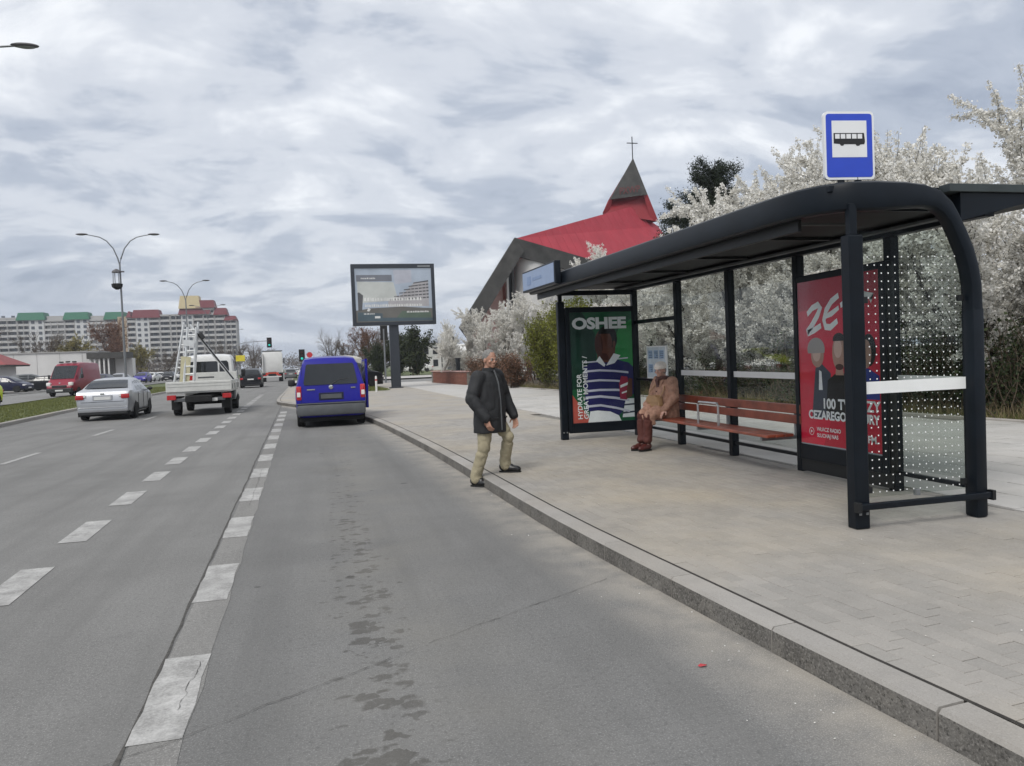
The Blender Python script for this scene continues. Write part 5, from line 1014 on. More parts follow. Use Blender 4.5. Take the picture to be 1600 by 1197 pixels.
# ================================================================== TREES AND PLANTS
def leaf_mesh(name, P_, size, mat, seed=0, flat=.0, aspect=.8, nrm=None, shade=None):
    """thousands of small petal or leaf faces, one quad each, at points P_"""
    r = np.random.default_rng(seed); P_ = np.asarray(P_, dtype=np.float64); n = len(P_); d = r.normal(size=(n, 3)); d[:, 2] += flat; d /= np.linalg.norm(d, axis=1)[:, None]+1e-9
    a = r.normal(size=(n, 3)) if nrm is None else nrm+r.normal(size=(n, 3))*.35; u = a-d*(a*d).sum(1)[:, None]; u /= np.linalg.norm(u, axis=1)[:, None]+1e-9; v = np.cross(d, u)
    s = (size*(.6+.8*r.random(n)))[:, None]; U = u*s*.5; V = v*s*.5*aspect
    co = np.stack([P_-U-V*.45, P_+U*.25-V, P_+U+V*.3, P_-U*.2+V], 1).reshape(-1, 3)
    me = bpy.data.meshes.new(name); me.vertices.add(4*n); me.vertices.foreach_set('co', co.astype(np.float32).ravel()); me.loops.add(4*n); me.loops.foreach_set('vertex_index', np.arange(4*n, dtype=np.int32))
    me.polygons.add(n); me.polygons.foreach_set('loop_start', np.arange(0, 4*n, 4, dtype=np.int32)); me.update(calc_edges=True)
    sh = r.random(n) if shade is None else np.clip(shade+r.normal(size=n)*.15, 0, 1); shade_attr(me, np.repeat(sh, 4)); me.materials.append(MATS[mat]); return me
def tube_np(paths, name, mat, n=4):
    """many tapered branches in one mesh: paths = list of (points k x 3, radii k)"""
    VV = []; FF = []; o = 0
    for pts, rad in paths:
        k = len(pts); pts = np.asarray(pts); t = np.gradient(pts, axis=0); t /= np.linalg.norm(t, axis=1)[:, None]+1e-9; ref = np.array([.31, .77, .55]); a = np.cross(t, ref); a /= np.linalg.norm(a, axis=1)[:, None]+1e-9; b_ = np.cross(t, a)
        q = 2*np.pi*np.arange(n)/n; R_ = np.asarray(rad)[:, None, None]; V = pts[:, None, :]+R_*(a[:, None, :]*np.cos(q)[None, :, None]+b_[:, None, :]*np.sin(q)[None, :, None]); VV.append(V.reshape(-1, 3))
        i = np.arange(k-1)[:, None]*n; j = np.arange(n)[None, :]; j2 = (j+1) % n; FF.append(np.stack([i+j, i+j2, i+n+j2, i+n+j], -1).reshape(-1, 4)+o); o += k*n
    V = np.concatenate(VV); F = np.concatenate(FF); me = bpy.data.meshes.new(name); me.vertices.add(len(V)); me.vertices.foreach_set('co', V.astype(np.float32).ravel()); me.loops.add(F.size); me.loops.foreach_set('vertex_index', F.astype(np.int32).ravel())
    me.polygons.add(len(F)); me.polygons.foreach_set('loop_start', np.arange(0, F.size, 4, dtype=np.int32)); me.polygons.foreach_set('use_smooth', np.ones(len(F), dtype=bool)); me.update(calc_edges=True); shade_attr(me, np.random.default_rng(1).random(len(V))); me.materials.append(MATS[mat]); return me
def grow(r, p0, d0, L_, r0, k=7, wob=.12, up_=.05, r1=.35):
    d = np.array(d0, float); d /= np.linalg.norm(d); p = np.array(p0, float); pts = [p.copy()]
    for i in range(k-1):
        d = d+r.normal(size=3)*wob+np.array([0, 0, up_]); d /= np.linalg.norm(d); p = p+d*L_/(k-1); pts.append(p.copy())
    return np.array(pts), np.linspace(r0, r0*r1, k)
def at(pts, t):
    k = (len(pts)-1)*t; i = min(int(k), len(pts)-2); f = k-i; return pts[i]*(1-f)+pts[i+1]*f, pts[i+1]-pts[i]
def perp(r, d, spread):
    d = d/np.linalg.norm(d); v = r.normal(size=3); v -= d*v.dot(d); v /= np.linalg.norm(v); return d*math.cos(spread)+v*math.sin(spread)
def woody(seed, H, spread, stems, nb, nt, tw=.75, trunk_h=.0, r0=.06, upr=.08, low=.12, skirt=0):
    """trunk(s) > limbs > branches > twigs; returns branch paths and the twigs that carry flowers or leaves"""
    r = np.random.default_rng(seed); paths = []; twigs = []
    base = np.zeros(3); starts = [(base+np.array([r.normal()*.18, r.normal()*.18, 0])) for _ in range(stems)]
    if trunk_h: tp, tr_ = grow(r, base, (r.normal()*.08, r.normal()*.08, 1), trunk_h, r0*1.9, 6, .05, .02, .75); paths.append((tp, tr_)); starts = [tp[-1]-np.array([0, 0, .1*i]) for i in range(stems)]
    for s in range(stems+skirt):
        if s >= stems: starts.append(np.array([r.normal()*.3, r.normal()*.3, .1]))
        a = 2*math.pi*s/max(1, stems if s < stems else skirt)+r.normal()*.25; tilt = spread*(.35+.65*r.random()) if s < stems else .95+.3*r.random(); d = np.array([math.cos(a)*math.sin(tilt), math.sin(a)*math.sin(tilt), math.cos(tilt)]); ln = (H-trunk_h)*(.72+.25*r.random()) if s < stems else H*(.42+.2*r.random())
        sp, sr = grow(r, starts[s], d, ln, r0*(.8+.4*r.random()), 9, .10, upr*.5, .25); paths.append((sp, sr))
        for b_ in range(nb):
            t = low+(1-low)*(b_+r.random())/nb; p, dd = at(sp, min(t, .98)); ln2 = (.9+1.0*r.random())*H/5.5*(1.15-.55*t); bp_, br = grow(r, p, perp(r, dd, .55+.55*r.random()), ln2, r0*.33*(1.1-.6*t), 6, .14, upr, .3); paths.append((bp_, br)); twigs.append((bp_, .55))
            for c in range(nt):
                t2 = .12+.86*(c+r.random())/nt; p2, d2 = at(bp_, min(t2, .98)); ln3 = tw*(.35+.85*r.random()); tp, tr_ = grow(r, p2, perp(r, d2, .4+.7*r.random()), ln3, .008, 5, .13, upr*.8, .35); paths.append((tp, tr_)); twigs.append((tp, 1.0))
        for c in range(nt): p2, d2 = at(sp, .7+.29*r.random()); tp, tr_ = grow(r, p2, perp(r, d2, .3+.4*r.random()), tw*(.7+.9*r.random()), .009, 6, .10, upr, .35); paths.append((tp, tr_)); twigs.append((tp, 1.0))
    return paths, twigs
def along(twigs, per_m, jit, seed, t0=.1):
    r = np.random.default_rng(seed+50); P_ = []
    for pts, w_ in twigs:
        ln = np.linalg.norm(np.diff(pts, axis=0), axis=1).sum(); n = max(2, int(ln*per_m*w_*(.6+.8*r.random()))); t = t0+(1-t0)*r.random(n); k = t*(len(pts)-1); i = np.minimum(k.astype(int), len(pts)-2); f = (k-i)[:, None]; P_.append(pts[i]*(1-f)+pts[i+1]*f+r.normal(size=(n, 3))*jit)
    return np.concatenate(P_)
def plant(name, label, cat, loc, meshes, rz=0.0, scale=1.0, group=None):
    t = thing(name, label, cat, loc, rz, group); t.scale = (scale,)*3 if not isinstance(scale, tuple) else scale
    for nm, me in meshes: obj(nm, me, None, t)
    return t
# flowering plum, three forms shared by the trees along the path
BL = []
for i, (H, spr, stems, nb, nt) in enumerate(((5.9, .62, 7, 13, 9), (5.4, .75, 8, 12, 9), (6.3, .55, 6, 14, 9))):
    pa, tw = woody(11+i, H, spr, stems, nb, nt, tw=.85, r0=.055, upr=.13, low=.10)
    P_ = along(tw, 32, .022, i); P_ = P_[P_[:, 2] > .45]; P_ = np.repeat(P_, 8, 0); P_ = P_+np.random.default_rng(i+90).normal(size=P_.shape)*.029; BL.append((('trunk', tube_np(pa, 'trunk', 'bark', 3)), ('crown', leaf_mesh('crown', P_, .046, 'blossom', i))))
bl = [(14.0, 9.6, 0, 1.02, 'tallest white blossom tree at the right edge behind the shelter arch'), (13.4, 13.1, 1, 1.10, 'white blossom tree right of the bus stop sign seen past the shelter roof'), (13.4, 16.6, 2, .98, 'white blossom tree with upright flowering shoots directly behind the bus stop sign'),
      (12.7, 20.2, 0, 1.14, 'white blossom tree behind the red poster case'), (12.6, 23.8, 1, 1.06, 'white blossom tree behind the middle glass panes over the bench'), (12.2, 27.6, 2, .88, 'white blossom tree behind the timetable board'),
      (15.8, 14.6, 1, 1.29, 'high white blossom tree in the second row at the right edge'), (16.0, 20.8, 0, 1.14, 'white blossom tree of the second row left of the bus stop sign'), (15.6, 26.5, 2, .98, 'white blossom tree in the second row under the dark pines'), (14.6, 32, 1, .92, 'white blossom tree whose top shows under the red church roof'),
      (10.8, 48.5, 0, .84, 'white blossom tree standing in front of the left church eave'), (9.6, 53, 1, .80, 'white blossom tree on the brick planter left of the man'), (12.4, 43, 2, .80, 'white blossom tree behind the yellow green bush'), (14.2, 50, 1, .90, 'large white blossom tree against the church wall')]
for i, (x, y, f, s, lb) in enumerate(bl): plant('blossom_tree', lb, 'tree', (x, y, .08), BL[f], rz=i*1.9, scale=s, group='white blossom trees along the path')
# dark brushwood under the blossom, one thicket a tree or so
def thicket(seed, mat_l, n=260, H=1.7, wdt=1.6, leaves=30):
    r = np.random.default_rng(seed); pa = []; tw = []
    for i in range(n):
        p, d = (r.normal()*wdt*.5, r.normal()*.45, 0), (r.normal()*.35, r.normal()*.35, 1); q = grow(r, p, d, H*(.35+.6*r.random()), .009, 6, .16, .02, .3); pa.append(q); tw.append((q[0], 1.0))
    return (('stems', tube_np(pa, 'stems', 'twig_brown', 3)), ('foliage', leaf_mesh('foliage', along(tw, leaves, .06, seed), .045, mat_l, seed)))
TH = [thicket(61, 'leaf_dark'), thicket(62, 'leaf_dark', 300, 2.0, 1.9, 26)]
for i, y in enumerate((7.0, 9.3, 11.4, 13.6, 16.0, 18.6, 21.4, 24.4, 27.6, 31)):
    x = hedgeX(y)+1.15+.3*(i % 3); lb = ['dark brushwood at the right picture edge above the dry grass', 'dark brushwood right of the arch leg', 'dark brushwood seen beside the arch leg', 'dark brushwood behind the dotted glass', 'dark brushwood behind the red poster case', 'dark brushwood behind the right end of the bench', 'dark brushwood behind the middle of the bench', 'dark brushwood behind the left end of the bench', 'dark brushwood behind the seated woman', 'dark brushwood behind the timetable board'][i]
    plant('brushwood', lb, 'shrub', (x, y, .09), TH[i % 2], rz=R(95)+.2*(i % 4), scale=(1.5, 1.1, (1.15 if i < 4 else .62)+.12*(i % 3)), group='brushwood under the blossom trees')
# tall yellow green bush left of the shelter
r = np.random.default_rng(5)
def leafy_bush(seed, H, spr, stems, nb, nt, mat, per_m, jit, size, tw=.5, low=.05, r0=.03):
    pa, tws = woody(seed, H, spr, stems, nb, nt, tw=tw, r0=r0, upr=.16, low=low); P_ = along(tws, per_m, jit, seed, .0); P_ = P_[P_[:, 2] > .1]; z = np.clip(P_[:, 2]/H, 0, 1); return (('stems', tube_np(pa, 'stems', 'twig_brown', 3)), ('foliage', leaf_mesh('foliage', P_, size, mat, seed)))
YB = leafy_bush(31, 3.6, .42, 12, 11, 8, 'leaf_yellow', 30, .07, .075)
for x, y, s, lb in ((9.9, 28.4, 1.0, 'tall yellow green bush beside the left shelter post'), (10.2, 31.2, 1.06, 'yellow green bush behind the walking man on the right'), (10.3, 34.5, .92, 'lower yellow green bush between the man and the brown hedge')): plant('green_bush', lb, 'bush', (x, y, .08), YB, rz=y, scale=s, group='yellow green bushes by the path')
BH = leafy_bush(35, 1.3, .8, 16, 7, 6, 'twig_red', 24, .05, .05, .4, .02, .02)
for x, y, lb in ((9.4, 37.5, 'low brown hedge shrub left of the green bushes'), (9.1, 40, 'low brown hedge shrub behind the man'), (8.9, 42.6, 'low brown hedge shrub at the end of the brick planter')): plant('low_shrub', lb, 'shrub', (x, y, .1), BH, rz=y, scale=1.15, group='brown shrubs by the planter')
# pines behind
def conifer(seed, H, rb, lay, mat='needle', lean=0.0, dens=260):
    r = np.random.default_rng(seed); pa = [grow(r, (0, 0, 0), (lean, 0, 1), H, .16, 9, .015, 0, .15)]; P_ = []
    for i in range(lay):
        t = .18+.80*i/lay; p, _ = at(pa[0][0], t); n = 6
        for j in range(n):
            a = 2*math.pi*(j+r.random()*.8)/n; ln = rb*(1.06-t)**.5*(.55+.7*r.random()); b_ = grow(r, p, (math.cos(a), math.sin(a), .15+.35*r.random()), ln, .03, 6, .10, .05, .2); pa.append(b_); m_ = int(dens*ln/rb)+30; u = r.random(m_)**.7; k = u*5; ii = np.minimum(k.astype(int), 4); f = (k-ii)[:, None]; P_.append(b_[0][ii]*(1-f)+b_[0][ii+1]*f+r.normal(size=(m_, 3))*(.10+.10*ln/rb))
    return (('trunk', tube_np(pa, 'trunk', 'bark', 5)), ('crown', leaf_mesh('crown', np.concatenate(P_), .13, mat, seed, aspect=.30)))
CF = conifer(41, 13.0, 4.0, 24, dens=1700); CF2 = conifer(42, 10.5, 3.6, 15, lean=-.14, dens=900)
plant('pine_tree', 'dark pine with pointed top rising over the shelter roof', 'tree', (22.6, 41, 0), CF, scale=.96); plant('pine_tree', 'dark leaning pine with broken crown just right of the church spire', 'tree', (23.3, 44, 0), CF2, scale=1.06)
# leafless trees
def bare(seed, H, mat='twig_brown', leaf=None, spread=.5, stems=6, nb=9, nt=9, size=.09, per=12, th=1.8):
    pa, tws = woody(seed, H, spread, stems, nb, nt, tw=H*.16, trunk_h=th, r0=H*.013, upr=.10, low=.15)
    pa = [(p, np.maximum(q, .012)) for p, q in pa]; res = [('trunk', tube_np(pa, 'trunk', mat, 3))]
    if leaf: res.append(('crown', leaf_mesh('crown', along(tws, per, .10, seed), size, leaf, seed)))
    return tuple(res)
B1, B2 = bare(71, 8.0, 'twig_brown', 'twig_brown', .6, per=9, size=.10), bare(72, 9.0, 'twig_red', 'twig_red', .5, per=16, size=.13); B3 = bare(73, 10.0, 'twig_brown', None, .45); W1 = bare(74, 8.0, 'twig_brown', 'leaf_willow', .55, per=14, size=.18); D1 = leafy_bush(76, 4.2, .5, 9, 10, 8, 'leaf_dark', 24, .13, .16)
far_l = [(-57, 150, B1, 1.35, 'grey bare tree at the left edge behind the red roofed hut'), (-50, 158, B1, 1.2, 'bare brown tree right of the red roofed hut'), (-45.5, 163, W1, 1.05, 'yellow green willow behind the low white building'), (-40.5, 168, B2, 1.35, 'rust brown tree in front of the apartment block'), (-36, 170, W1, .85, 'small yellow willow right of the rust brown tree'), (-31, 172, B1, .75, 'low bare tree in front of the white stair tower'), (-39, 100, B1, .55, 'slim bare sapling in front of the low white wall')]
for x, y, f, s, lb in far_l: plant('bare_tree', lb, 'tree', (x, y, .6), f, rz=x, scale=s, group='trees by the car park')
for i, (x, y, f, s, lb) in enumerate(((-22, 210, B1, 1.1, 'bare tree right of the red capped apartment tower'), (-17, 205, B3, .9, 'bare tree behind the right lamp posts'), (-30, 240, B3, 1.1, 'far bare tree at the foot of the red tower'), (-13.5, 190, B1, .85, 'bare tree left of the lorry cab'), (4, 118, B1, .72, 'bare tree behind the roof of the blue van'), (6.2, 112, B2, .80, 'rust brown bare tree left of the billboard post'), (8.2, 106, B1, .78, 'grey brown bare tree under the billboard'), (1.5, 132, B3, .75, 'slim bare tree above the blue van roof'),
    (20, 190, B3, .95, 'bare tree behind the far white house on the left'), (25.5, 185, B3, .9, 'bare tree behind the middle of the far white house'), (30, 180, B3, .85, 'bare tree behind the right end of the far white house'), (15, 200, B1, .85, 'bare tree between the billboard post and the far house'))): plant('bare_tree', lb, 'tree', (x, y, 0), f, rz=i*2.3, scale=s, group='leafless trees along the far road')
for x, y, s, lb in ((9.3, 96, 1.15, 'dark evergreen bush left of the billboard post'), (10.8, 92, 1.3, 'tall dark evergreen behind the billboard post'), (6.6, 95, .9, 'dark green bush above the black estate car'), (14.4, 84, .42, 'low dark bush right of the billboard post'), (16.2, 88, .40, 'low dark bush before the far white house'), (18, 90, .55, 'dark bush beside the blossom tree by the planter')): plant('evergreen_bush', lb, 'bush', (x, y, 0), D1, rz=x*3, scale=s, group='evergreens beyond the billboard')
# a far belt of trees closing the road
pa = []; P_ = []
r = np.random.default_rng(9)
for i in range(420):
    x = -190+430*r.random(); y = 330+r.random()*60; h = 4.0+3.5*r.random(); q = grow(r, (x, y, 0), (0, 0, 1), h, .18, 4, .05, 0, .3); pa.append(q); c = q[0][-1]; m_ = 230; P_.append(c+r.normal(size=(m_, 3))*np.array([1.9, 1.2, 1.5])-np.array([0, 0, 1.7]))
tb = obj('tree_belt', leaf_mesh('tree_belt', np.concatenate(P_), 0.42, 'twig_brown', 3), None); tag(tb, 'grey brown belt of leafless trees closing the end of the road', 'woodland'); tb['kind'] = 'stuff'
# grass
def blades(name, label, pts, hgt, mat='grass_blade', wd=.012, seed=0):
    r = np.random.default_rng(seed); n = len(pts); P_ = np.asarray(pts); a = r.random(n)*2*np.pi; l_ = r.normal(size=(n, 2))*hgt*.35; h = hgt*(.5+.8*r.random(n)); dx = np.stack([np.cos(a), np.sin(a), np.zeros(n)], 1)*wd*.5
    tip = P_+np.stack([l_[:, 0], l_[:, 1], h], 1); co = np.stack([P_-dx, P_+dx, tip], 1).reshape(-1, 3); me = bpy.data.meshes.new(name); me.vertices.add(3*n); me.vertices.foreach_set('co', co.astype(np.float32).ravel()); me.loops.add(3*n); me.loops.foreach_set('vertex_index', np.arange(3*n, dtype=np.int32)); me.polygons.add(n); me.polygons.foreach_set('loop_start', np.arange(0, 3*n, 3, dtype=np.int32)); me.update(calc_edges=True)
    shade_attr(me, np.repeat(r.random(n), 3)); me.materials.append(MATS[mat]); o = obj(name, me, None, kind='stuff'); tag(o, label, 'grass'); return o
r = np.random.default_rng(15); n = 60000; y = 16+70*r.random(n)**1.5; xl = np.array([mfar(q) for q in y]); xr_ = np.interp(y, [p.y for p in LL], [p.x for p in LL])-.22; t = r.random(n); x = xl+(xr_-xl)*t; z = .11+.06*np.sin(np.clip((1-t), 0, 1)*np.pi)
blades('median_grass', 'short green grass on the median strip', np.stack([x, y, z-.005], 1), .07, wd=.03, seed=2)
n = 5000; y = 4+34*r.random(n); x = 12.35-.078*y+.08+np.abs(r.normal(size=n))*.35; blades('dry_grass', 'dry straw grass along the foot of the hedge', np.stack([x, y, np.full(n, .10)], 1), .34, 'dry_stalk', .012, 3)
n = 9000; y = 4+34*r.random(n); x = 12.35-.078*y+.06+np.abs(r.normal(size=n))*.45; blades('hedge_grass', 'green grass tufts at the edge of the path', np.stack([x, y, np.full(n, .10)], 1), .16, 'grass_blade', .014, 4)
n = 9000; q = r.random((n*2, 2)); x = -1.3+4.9*q[:, 0]; y = 43.3+12*q[:, 1]; k = (x > np.interp(y, [43, 47, 56], [.4, -1.2, -1.2])) & (x < np.interp(y, [43, 44.5, 52, 56], [3.3, 3.6, 3.1, 1.6])); blades('patch_grass', 'green grass patch around the billboard foot', np.stack([x[k], y[k], np.full(k.sum(), ZS+.006)], 1), .09, wd=.03, seed=5)
# ================================================================== BUILDINGS, BILLBOARD, LAMPS
# ---- church
M('monogram_red', (.13, .03, .03), .6); M('roof_red', (.34, .040, .056), .65, spec=.2, var=.10, scale=.6); M('spire_red', (.24, .014, .02), .5, var=.1); M('slate_dark', (.05, .048, .044), .7, var=.35, scale=.9); M('plaster_white', (.55, .54, .52), .85, var=.12, scale=.5); M('plaster_pink', (.42, .27, .24), .85, var=.2, scale=.6); M('dark_window', (.03, .033, .038), .2)
ch = thing('church', 'modern church with steep red roof, dark fascia and pointed red spire behind the blossom trees', 'church', (24, 82, 0))
def poly(name, mat, pts, par, th=0.0, faces=None, world=True, **k):
    m_ = MB(); m_.add(pts, faces or [tuple(range(len(pts)))]); return obj(name, m_, mat, par, world=world, **k)
A_, P_1, R1, T1, T2 = Vector((14.0, 79, 5.0)), Vector((20.6, 80, 14.45)), Vector((46.0, 86.8, 8.9)), Vector((40.2, 94.6, 20.95)), Vector((44.4, 95.5, 18.6))
B1_ = Vector((21, 112, 5.0)); R2 = Vector((60, 108, 9.0))
cr_ = poly('roof', 'roof_red', [P_1, R1, R2, T1, A_, B1_, T2], ch, faces=[(0, 1, 6, 3), (1, 2, 6), (2, 3, 6), (0, 3, 5, 4)])
# standing seams down the visible red slope
for i in range(1, 22):
    t = i/22; a = P_1.lerp(R1, t); b_ = P_1.lerp(T1, min(1, t*1.18)) if t < .85 else T1.lerp(T2, (t-.85)/.15); 
    m_ = MB(); nrm = (R1-P_1).cross(T1-P_1).normalized(); nrm = nrm if nrm.z > 0 else -nrm; m_.tube([a+nrm*.03, b_+nrm*.03], .02, 4); obj('roof_seam', m_, 'roof_red', cr_, world=True)
def board(name, a, b_, h, th, mat, par, drop=Vector((0, 0, -1)), back=Vector((0, 1, 0))):
    v = [a, b_, b_+drop*h, a+drop*h]; v += [q+back*th for q in v]; return poly(name, mat, v, par, faces=[(0, 1, 2, 3), (7, 6, 5, 4), (0, 4, 5, 1), (1, 5, 6, 2), (2, 6, 7, 3), (3, 7, 4, 0)])
nv = 9
for i in range(nv): board('fascia_board', A_.lerp(P_1, i/nv)+Vector((0, -.1-.02*(i % 2), .12)), A_.lerp(P_1, (i+1)/nv)+Vector((0, -.1-.02*(i % 2), .12)), 1.75, .5, 'slate_dark', ch, drop=Vector((.55, 0, -.83)))
for i in range(16): board('fascia_board', P_1.lerp(R1, i/16)+Vector((0, -.1-.02*(i % 2), .1)), P_1.lerp(R1, (i+1)/16)+Vector((0, -.1-.02*(i % 2), .1)), 1.9, .5, 'slate_dark', ch)
wl_ = MB(); wl_.box((27.5, 86, 6.0), (12.5, 8, 12.0)); 
poly('wall', 'plaster_white', [(21.3, 82.2, 0), (30, 84.2, 0), (46, 90, 0), (46, 90, 9.6), (36, 86, 9.6), (30, 84.2, 11.2), (21.3, 82.2, 12.6)], ch)
ap = MB(); ap.lathe([(1.9, 0), (1.9, 12.5)], 20, (22.9, 82.6, 0)); obj('round_stair', ap, 'plaster_white', ch, world=True, smooth=True)
poly('wall', 'plaster_pink', [(15.4, 82, 0), (19.6, 82.4, 0), (19.6, 82.4, 10.6), (15.4, 82, 5.0)], ch); 
for x in (19.9, 20.5): board('wall_fin', Vector((x, 81.6, 12.0)), Vector((x+.22, 81.6, 12.2)), 12, .6, 'plaster_white' if x < 20.2 else 'slate_dark', ch)
board('window', Vector((20.2, 82.05, 11.4)), Vector((20.9, 82.1, 11.6)), 9, .1, 'dark_window', ch)
# spire: tall red three-sided pyramid with a dark clad front
ap_, bl_, br_, ml, mr_ = Vector((41.04, 95.4, 27.3)), Vector((36.1, 94.2, 20.0)), Vector((43.8, 94.2, 19.0)), Vector((37.35, 94.5, 21.8)), Vector((42.4, 94.5, 22.5))
bk = Vector(((bl_.x+br_.x)/2+1, 102, bl_.z-1)); s_in = Vector((0, .9, 0))
spire = poly('spire', 'spire_red', [ap_, bl_, br_, bk, ml+s_in, mr_+s_in, bl_.lerp(br_, .5)+Vector((0, .9, 0))], ch, faces=[(0, 3, 1), (0, 2, 3), (1, 2, 5, 4), (0, 4, 5)])
def flip_panel(a, b_, c, mat, name): return poly(name, mat, [a, b_, c, a+Vector((0, .3, 0)), b_+Vector((0, .3, 0)), c+Vector((0, .3, 0))], ch, faces=[(0, 1, 2), (5, 4, 3), (0, 3, 4, 1), (1, 4, 5, 2), (2, 5, 3, 0)])
fpn = flip_panel(ap_+Vector((0, -.3, .1)), ml+Vector((-.1, -.3, 0)), mr_+Vector((.1, -.3, 0)), 'slate_dark', 'spire_cladding')
poly('spire_edge', 'spire_red', [mr_+Vector((.1, -.3, 0)), br_+Vector((0, -.2, 0)), br_+Vector((-.9, .2, .1)), mr_+Vector((-.35, .0, 0))], ch); poly('spire_edge', 'spire_red', [ml+Vector((-.1, -.3, 0)), bl_+Vector((0, -.2, 0)), bl_+Vector((.9, .2, .1)), ml+Vector((.35, 0, 0))], ch)
frc = plane_frame(tuple(ml.lerp(mr_, .16)+Vector((0, -.45, .35))), tuple(mr_-ml)); words(frc, 'spire_monogram', 'PXWP', .3, .1, 1.25, 'monogram_red', fpn, .02, bold=.01, sx=.85)
cm = MB(); q = ap_+Vector((0, -.1, 0)); cm.box((q.x, q.y, q.z+1.45), (.10, .10, 3.1)); cm.box((q.x, q.y, q.z+2.15), (1.5, .10, .10)); M('iron_dark', (.05, .055, .06), .5, .6); obj('cross', cm, 'iron_dark', ch, world=True)
# ---- brick planter
pl = thing('brick_planter', 'low red brick planter wall at the left end of the path', 'planter', (9.2, 49, ZS)); 
fr_p = [((7.6, 54.5), (8.35, 45.2)), ((7.6, 54.5), (10.6, 55.2))]
cp_ = MB()
for (a, b_) in fr_p:
    a = Vector((*a, 0)); b_ = Vector((*b_, 0)); d = (b_-a); ln = d.length; d.normalize(); nn_ = Vector((d.y, -d.x, 0)); nn_ = nn_ if nn_.x < 0 or nn_.y < 0 else -nn_
    core = MB(); core.box(tuple((a+b_)/2-nn_*.13+Vector((0, 0, ZS+.39))), (ln, .24, .78), rz=math.atan2(d.y, d.x)); obj('wall_core', core, 'joint_sand', pl, world=True)
    bm_ = MB()
    for row in range(10):
        nb_ = int(ln/.26)
        for k in range(nb_): c = a+d*((k+.5+(.5 if row % 2 else 0))*ln/(nb_+.5)); bm_.box(tuple(c-nn_*.005+Vector((0, 0, ZS+.04+row*.075))), (.245, .03, .062), rz=math.atan2(d.y, d.x))
    me = mesh('brick', bm_); shade_attr(me, np.repeat(np.random.default_rng(2).random(len(bm_.v)//8), 8)); me.materials.append(MATS['brick_red']); me.transform(Matrix.Translation(-wl(pl))); o = bpy.data.objects.new('brick', me); COL.objects.link(o); o.parent = pl; o['kind'] = 'stuff'
    cp_.box(tuple((a+b_)/2-nn_*.12+Vector((0, 0, ZS+.815))), (ln+.1, .34, .07), rz=math.atan2(d.y, d.x))
obj('coping', cp_, 'plaster_pink', pl, world=True); so_ = MB(); so_.add([(7.8, 54.4, .80), (8.5, 45.4, .80), (11.5, 45.4, .80), (10.6, 55, .80)], [(0, 1, 2, 3)]); obj('planter_soil', so_, 'soil', pl, world=True)
tk = thing('leaning_trunk', 'pale leaning tree trunk beside a dark post at the brick planter', 'tree', (8.3, 51.6, .85)); m_ = MB(); m_.tube([(-.45, 0, 0), (-.1, 0, .7), (.3, .1, 1.6), (.45, .2, 2.4)], [.16, .13, .11, .08], 8); obj('trunk', m_, 'bark_pale', tk, smooth=True)
dp = thing('dark_post', 'short dark square post on the brick planter', 'post', (8.55, 49.6, ZS)); m_ = MB(); m_.box((0, -.25, .8), (.26, .26, 1.6), bev=.02); obj('shaft', m_, 'iron_dark', dp); m_ = MB(); m_.box((0, -.25, 1.63), (.34, .34, .06), bev=.01); obj('cap', m_, 'iron_dark', dp)
# ---- far white house and shed
hs = thing('white_house', 'far pale house with flat roof and small windows right of the billboard post', 'house', (19.5, 152, 0)); 
def bxw(name, mat, c, d, par, rz=0.0, bev=0.0, **k): m_ = MB(); m_.box(c, d, rz=rz, bev=bev); return obj(name, m_, mat, par, world=True, **k)
bxw('wall', 'plaster_white', (19.0, 153, 2.6), (7.5, 6, 5.2), hs); bxw('roof', 'slate_dark', (19.0, 153, 5.32), (8.1, 6.6, .24), hs)
for fz in (1.5, 3.9):
    for k in range(4): bxw('window', 'dark_window', (16.2+k*1.8, 149.97, fz), (.95, .06, 1.3), hs)
sd_ = thing('white_shed', 'far white hall with slanted white roof beside the pale house', 'house', (25.5, 150, 0)); bxw('wall', 'plaster_white', (25.8, 152, 1.5), (5.6, 5, 3.0), sd_); poly('roof', 'plate_white', [(22.8, 149.3, 3.0), (28.9, 149.3, 3.0), (28.9, 151.9, 5.1), (22.8, 151.9, 5.1), (22.8, 155, 3.0), (28.9, 155, 3.0)], sd_, faces=[(0, 1, 2, 3), (3, 2, 5, 4)]); bxw('door', 'grey_plastic', (24.4, 149.46, 1.1), (1.2, .06, 2.2), sd_)
dm = thing('white_kiosk', 'far cream kiosk with domed roof showing above the blue van', 'kiosk', (2.6, 98, 0)); M('cream', (.5, .48, .43), .7); bxw('wall', 'cream', (2.6, 98, 1.2), (4.2, 3, 2.4), dm); m_ = MB(); m_.ell((2.6, 98, 2.3), (2.3, 1.7, .60), 18, 10); obj('roof', m_, 'cream', dm, world=True, smooth=True)
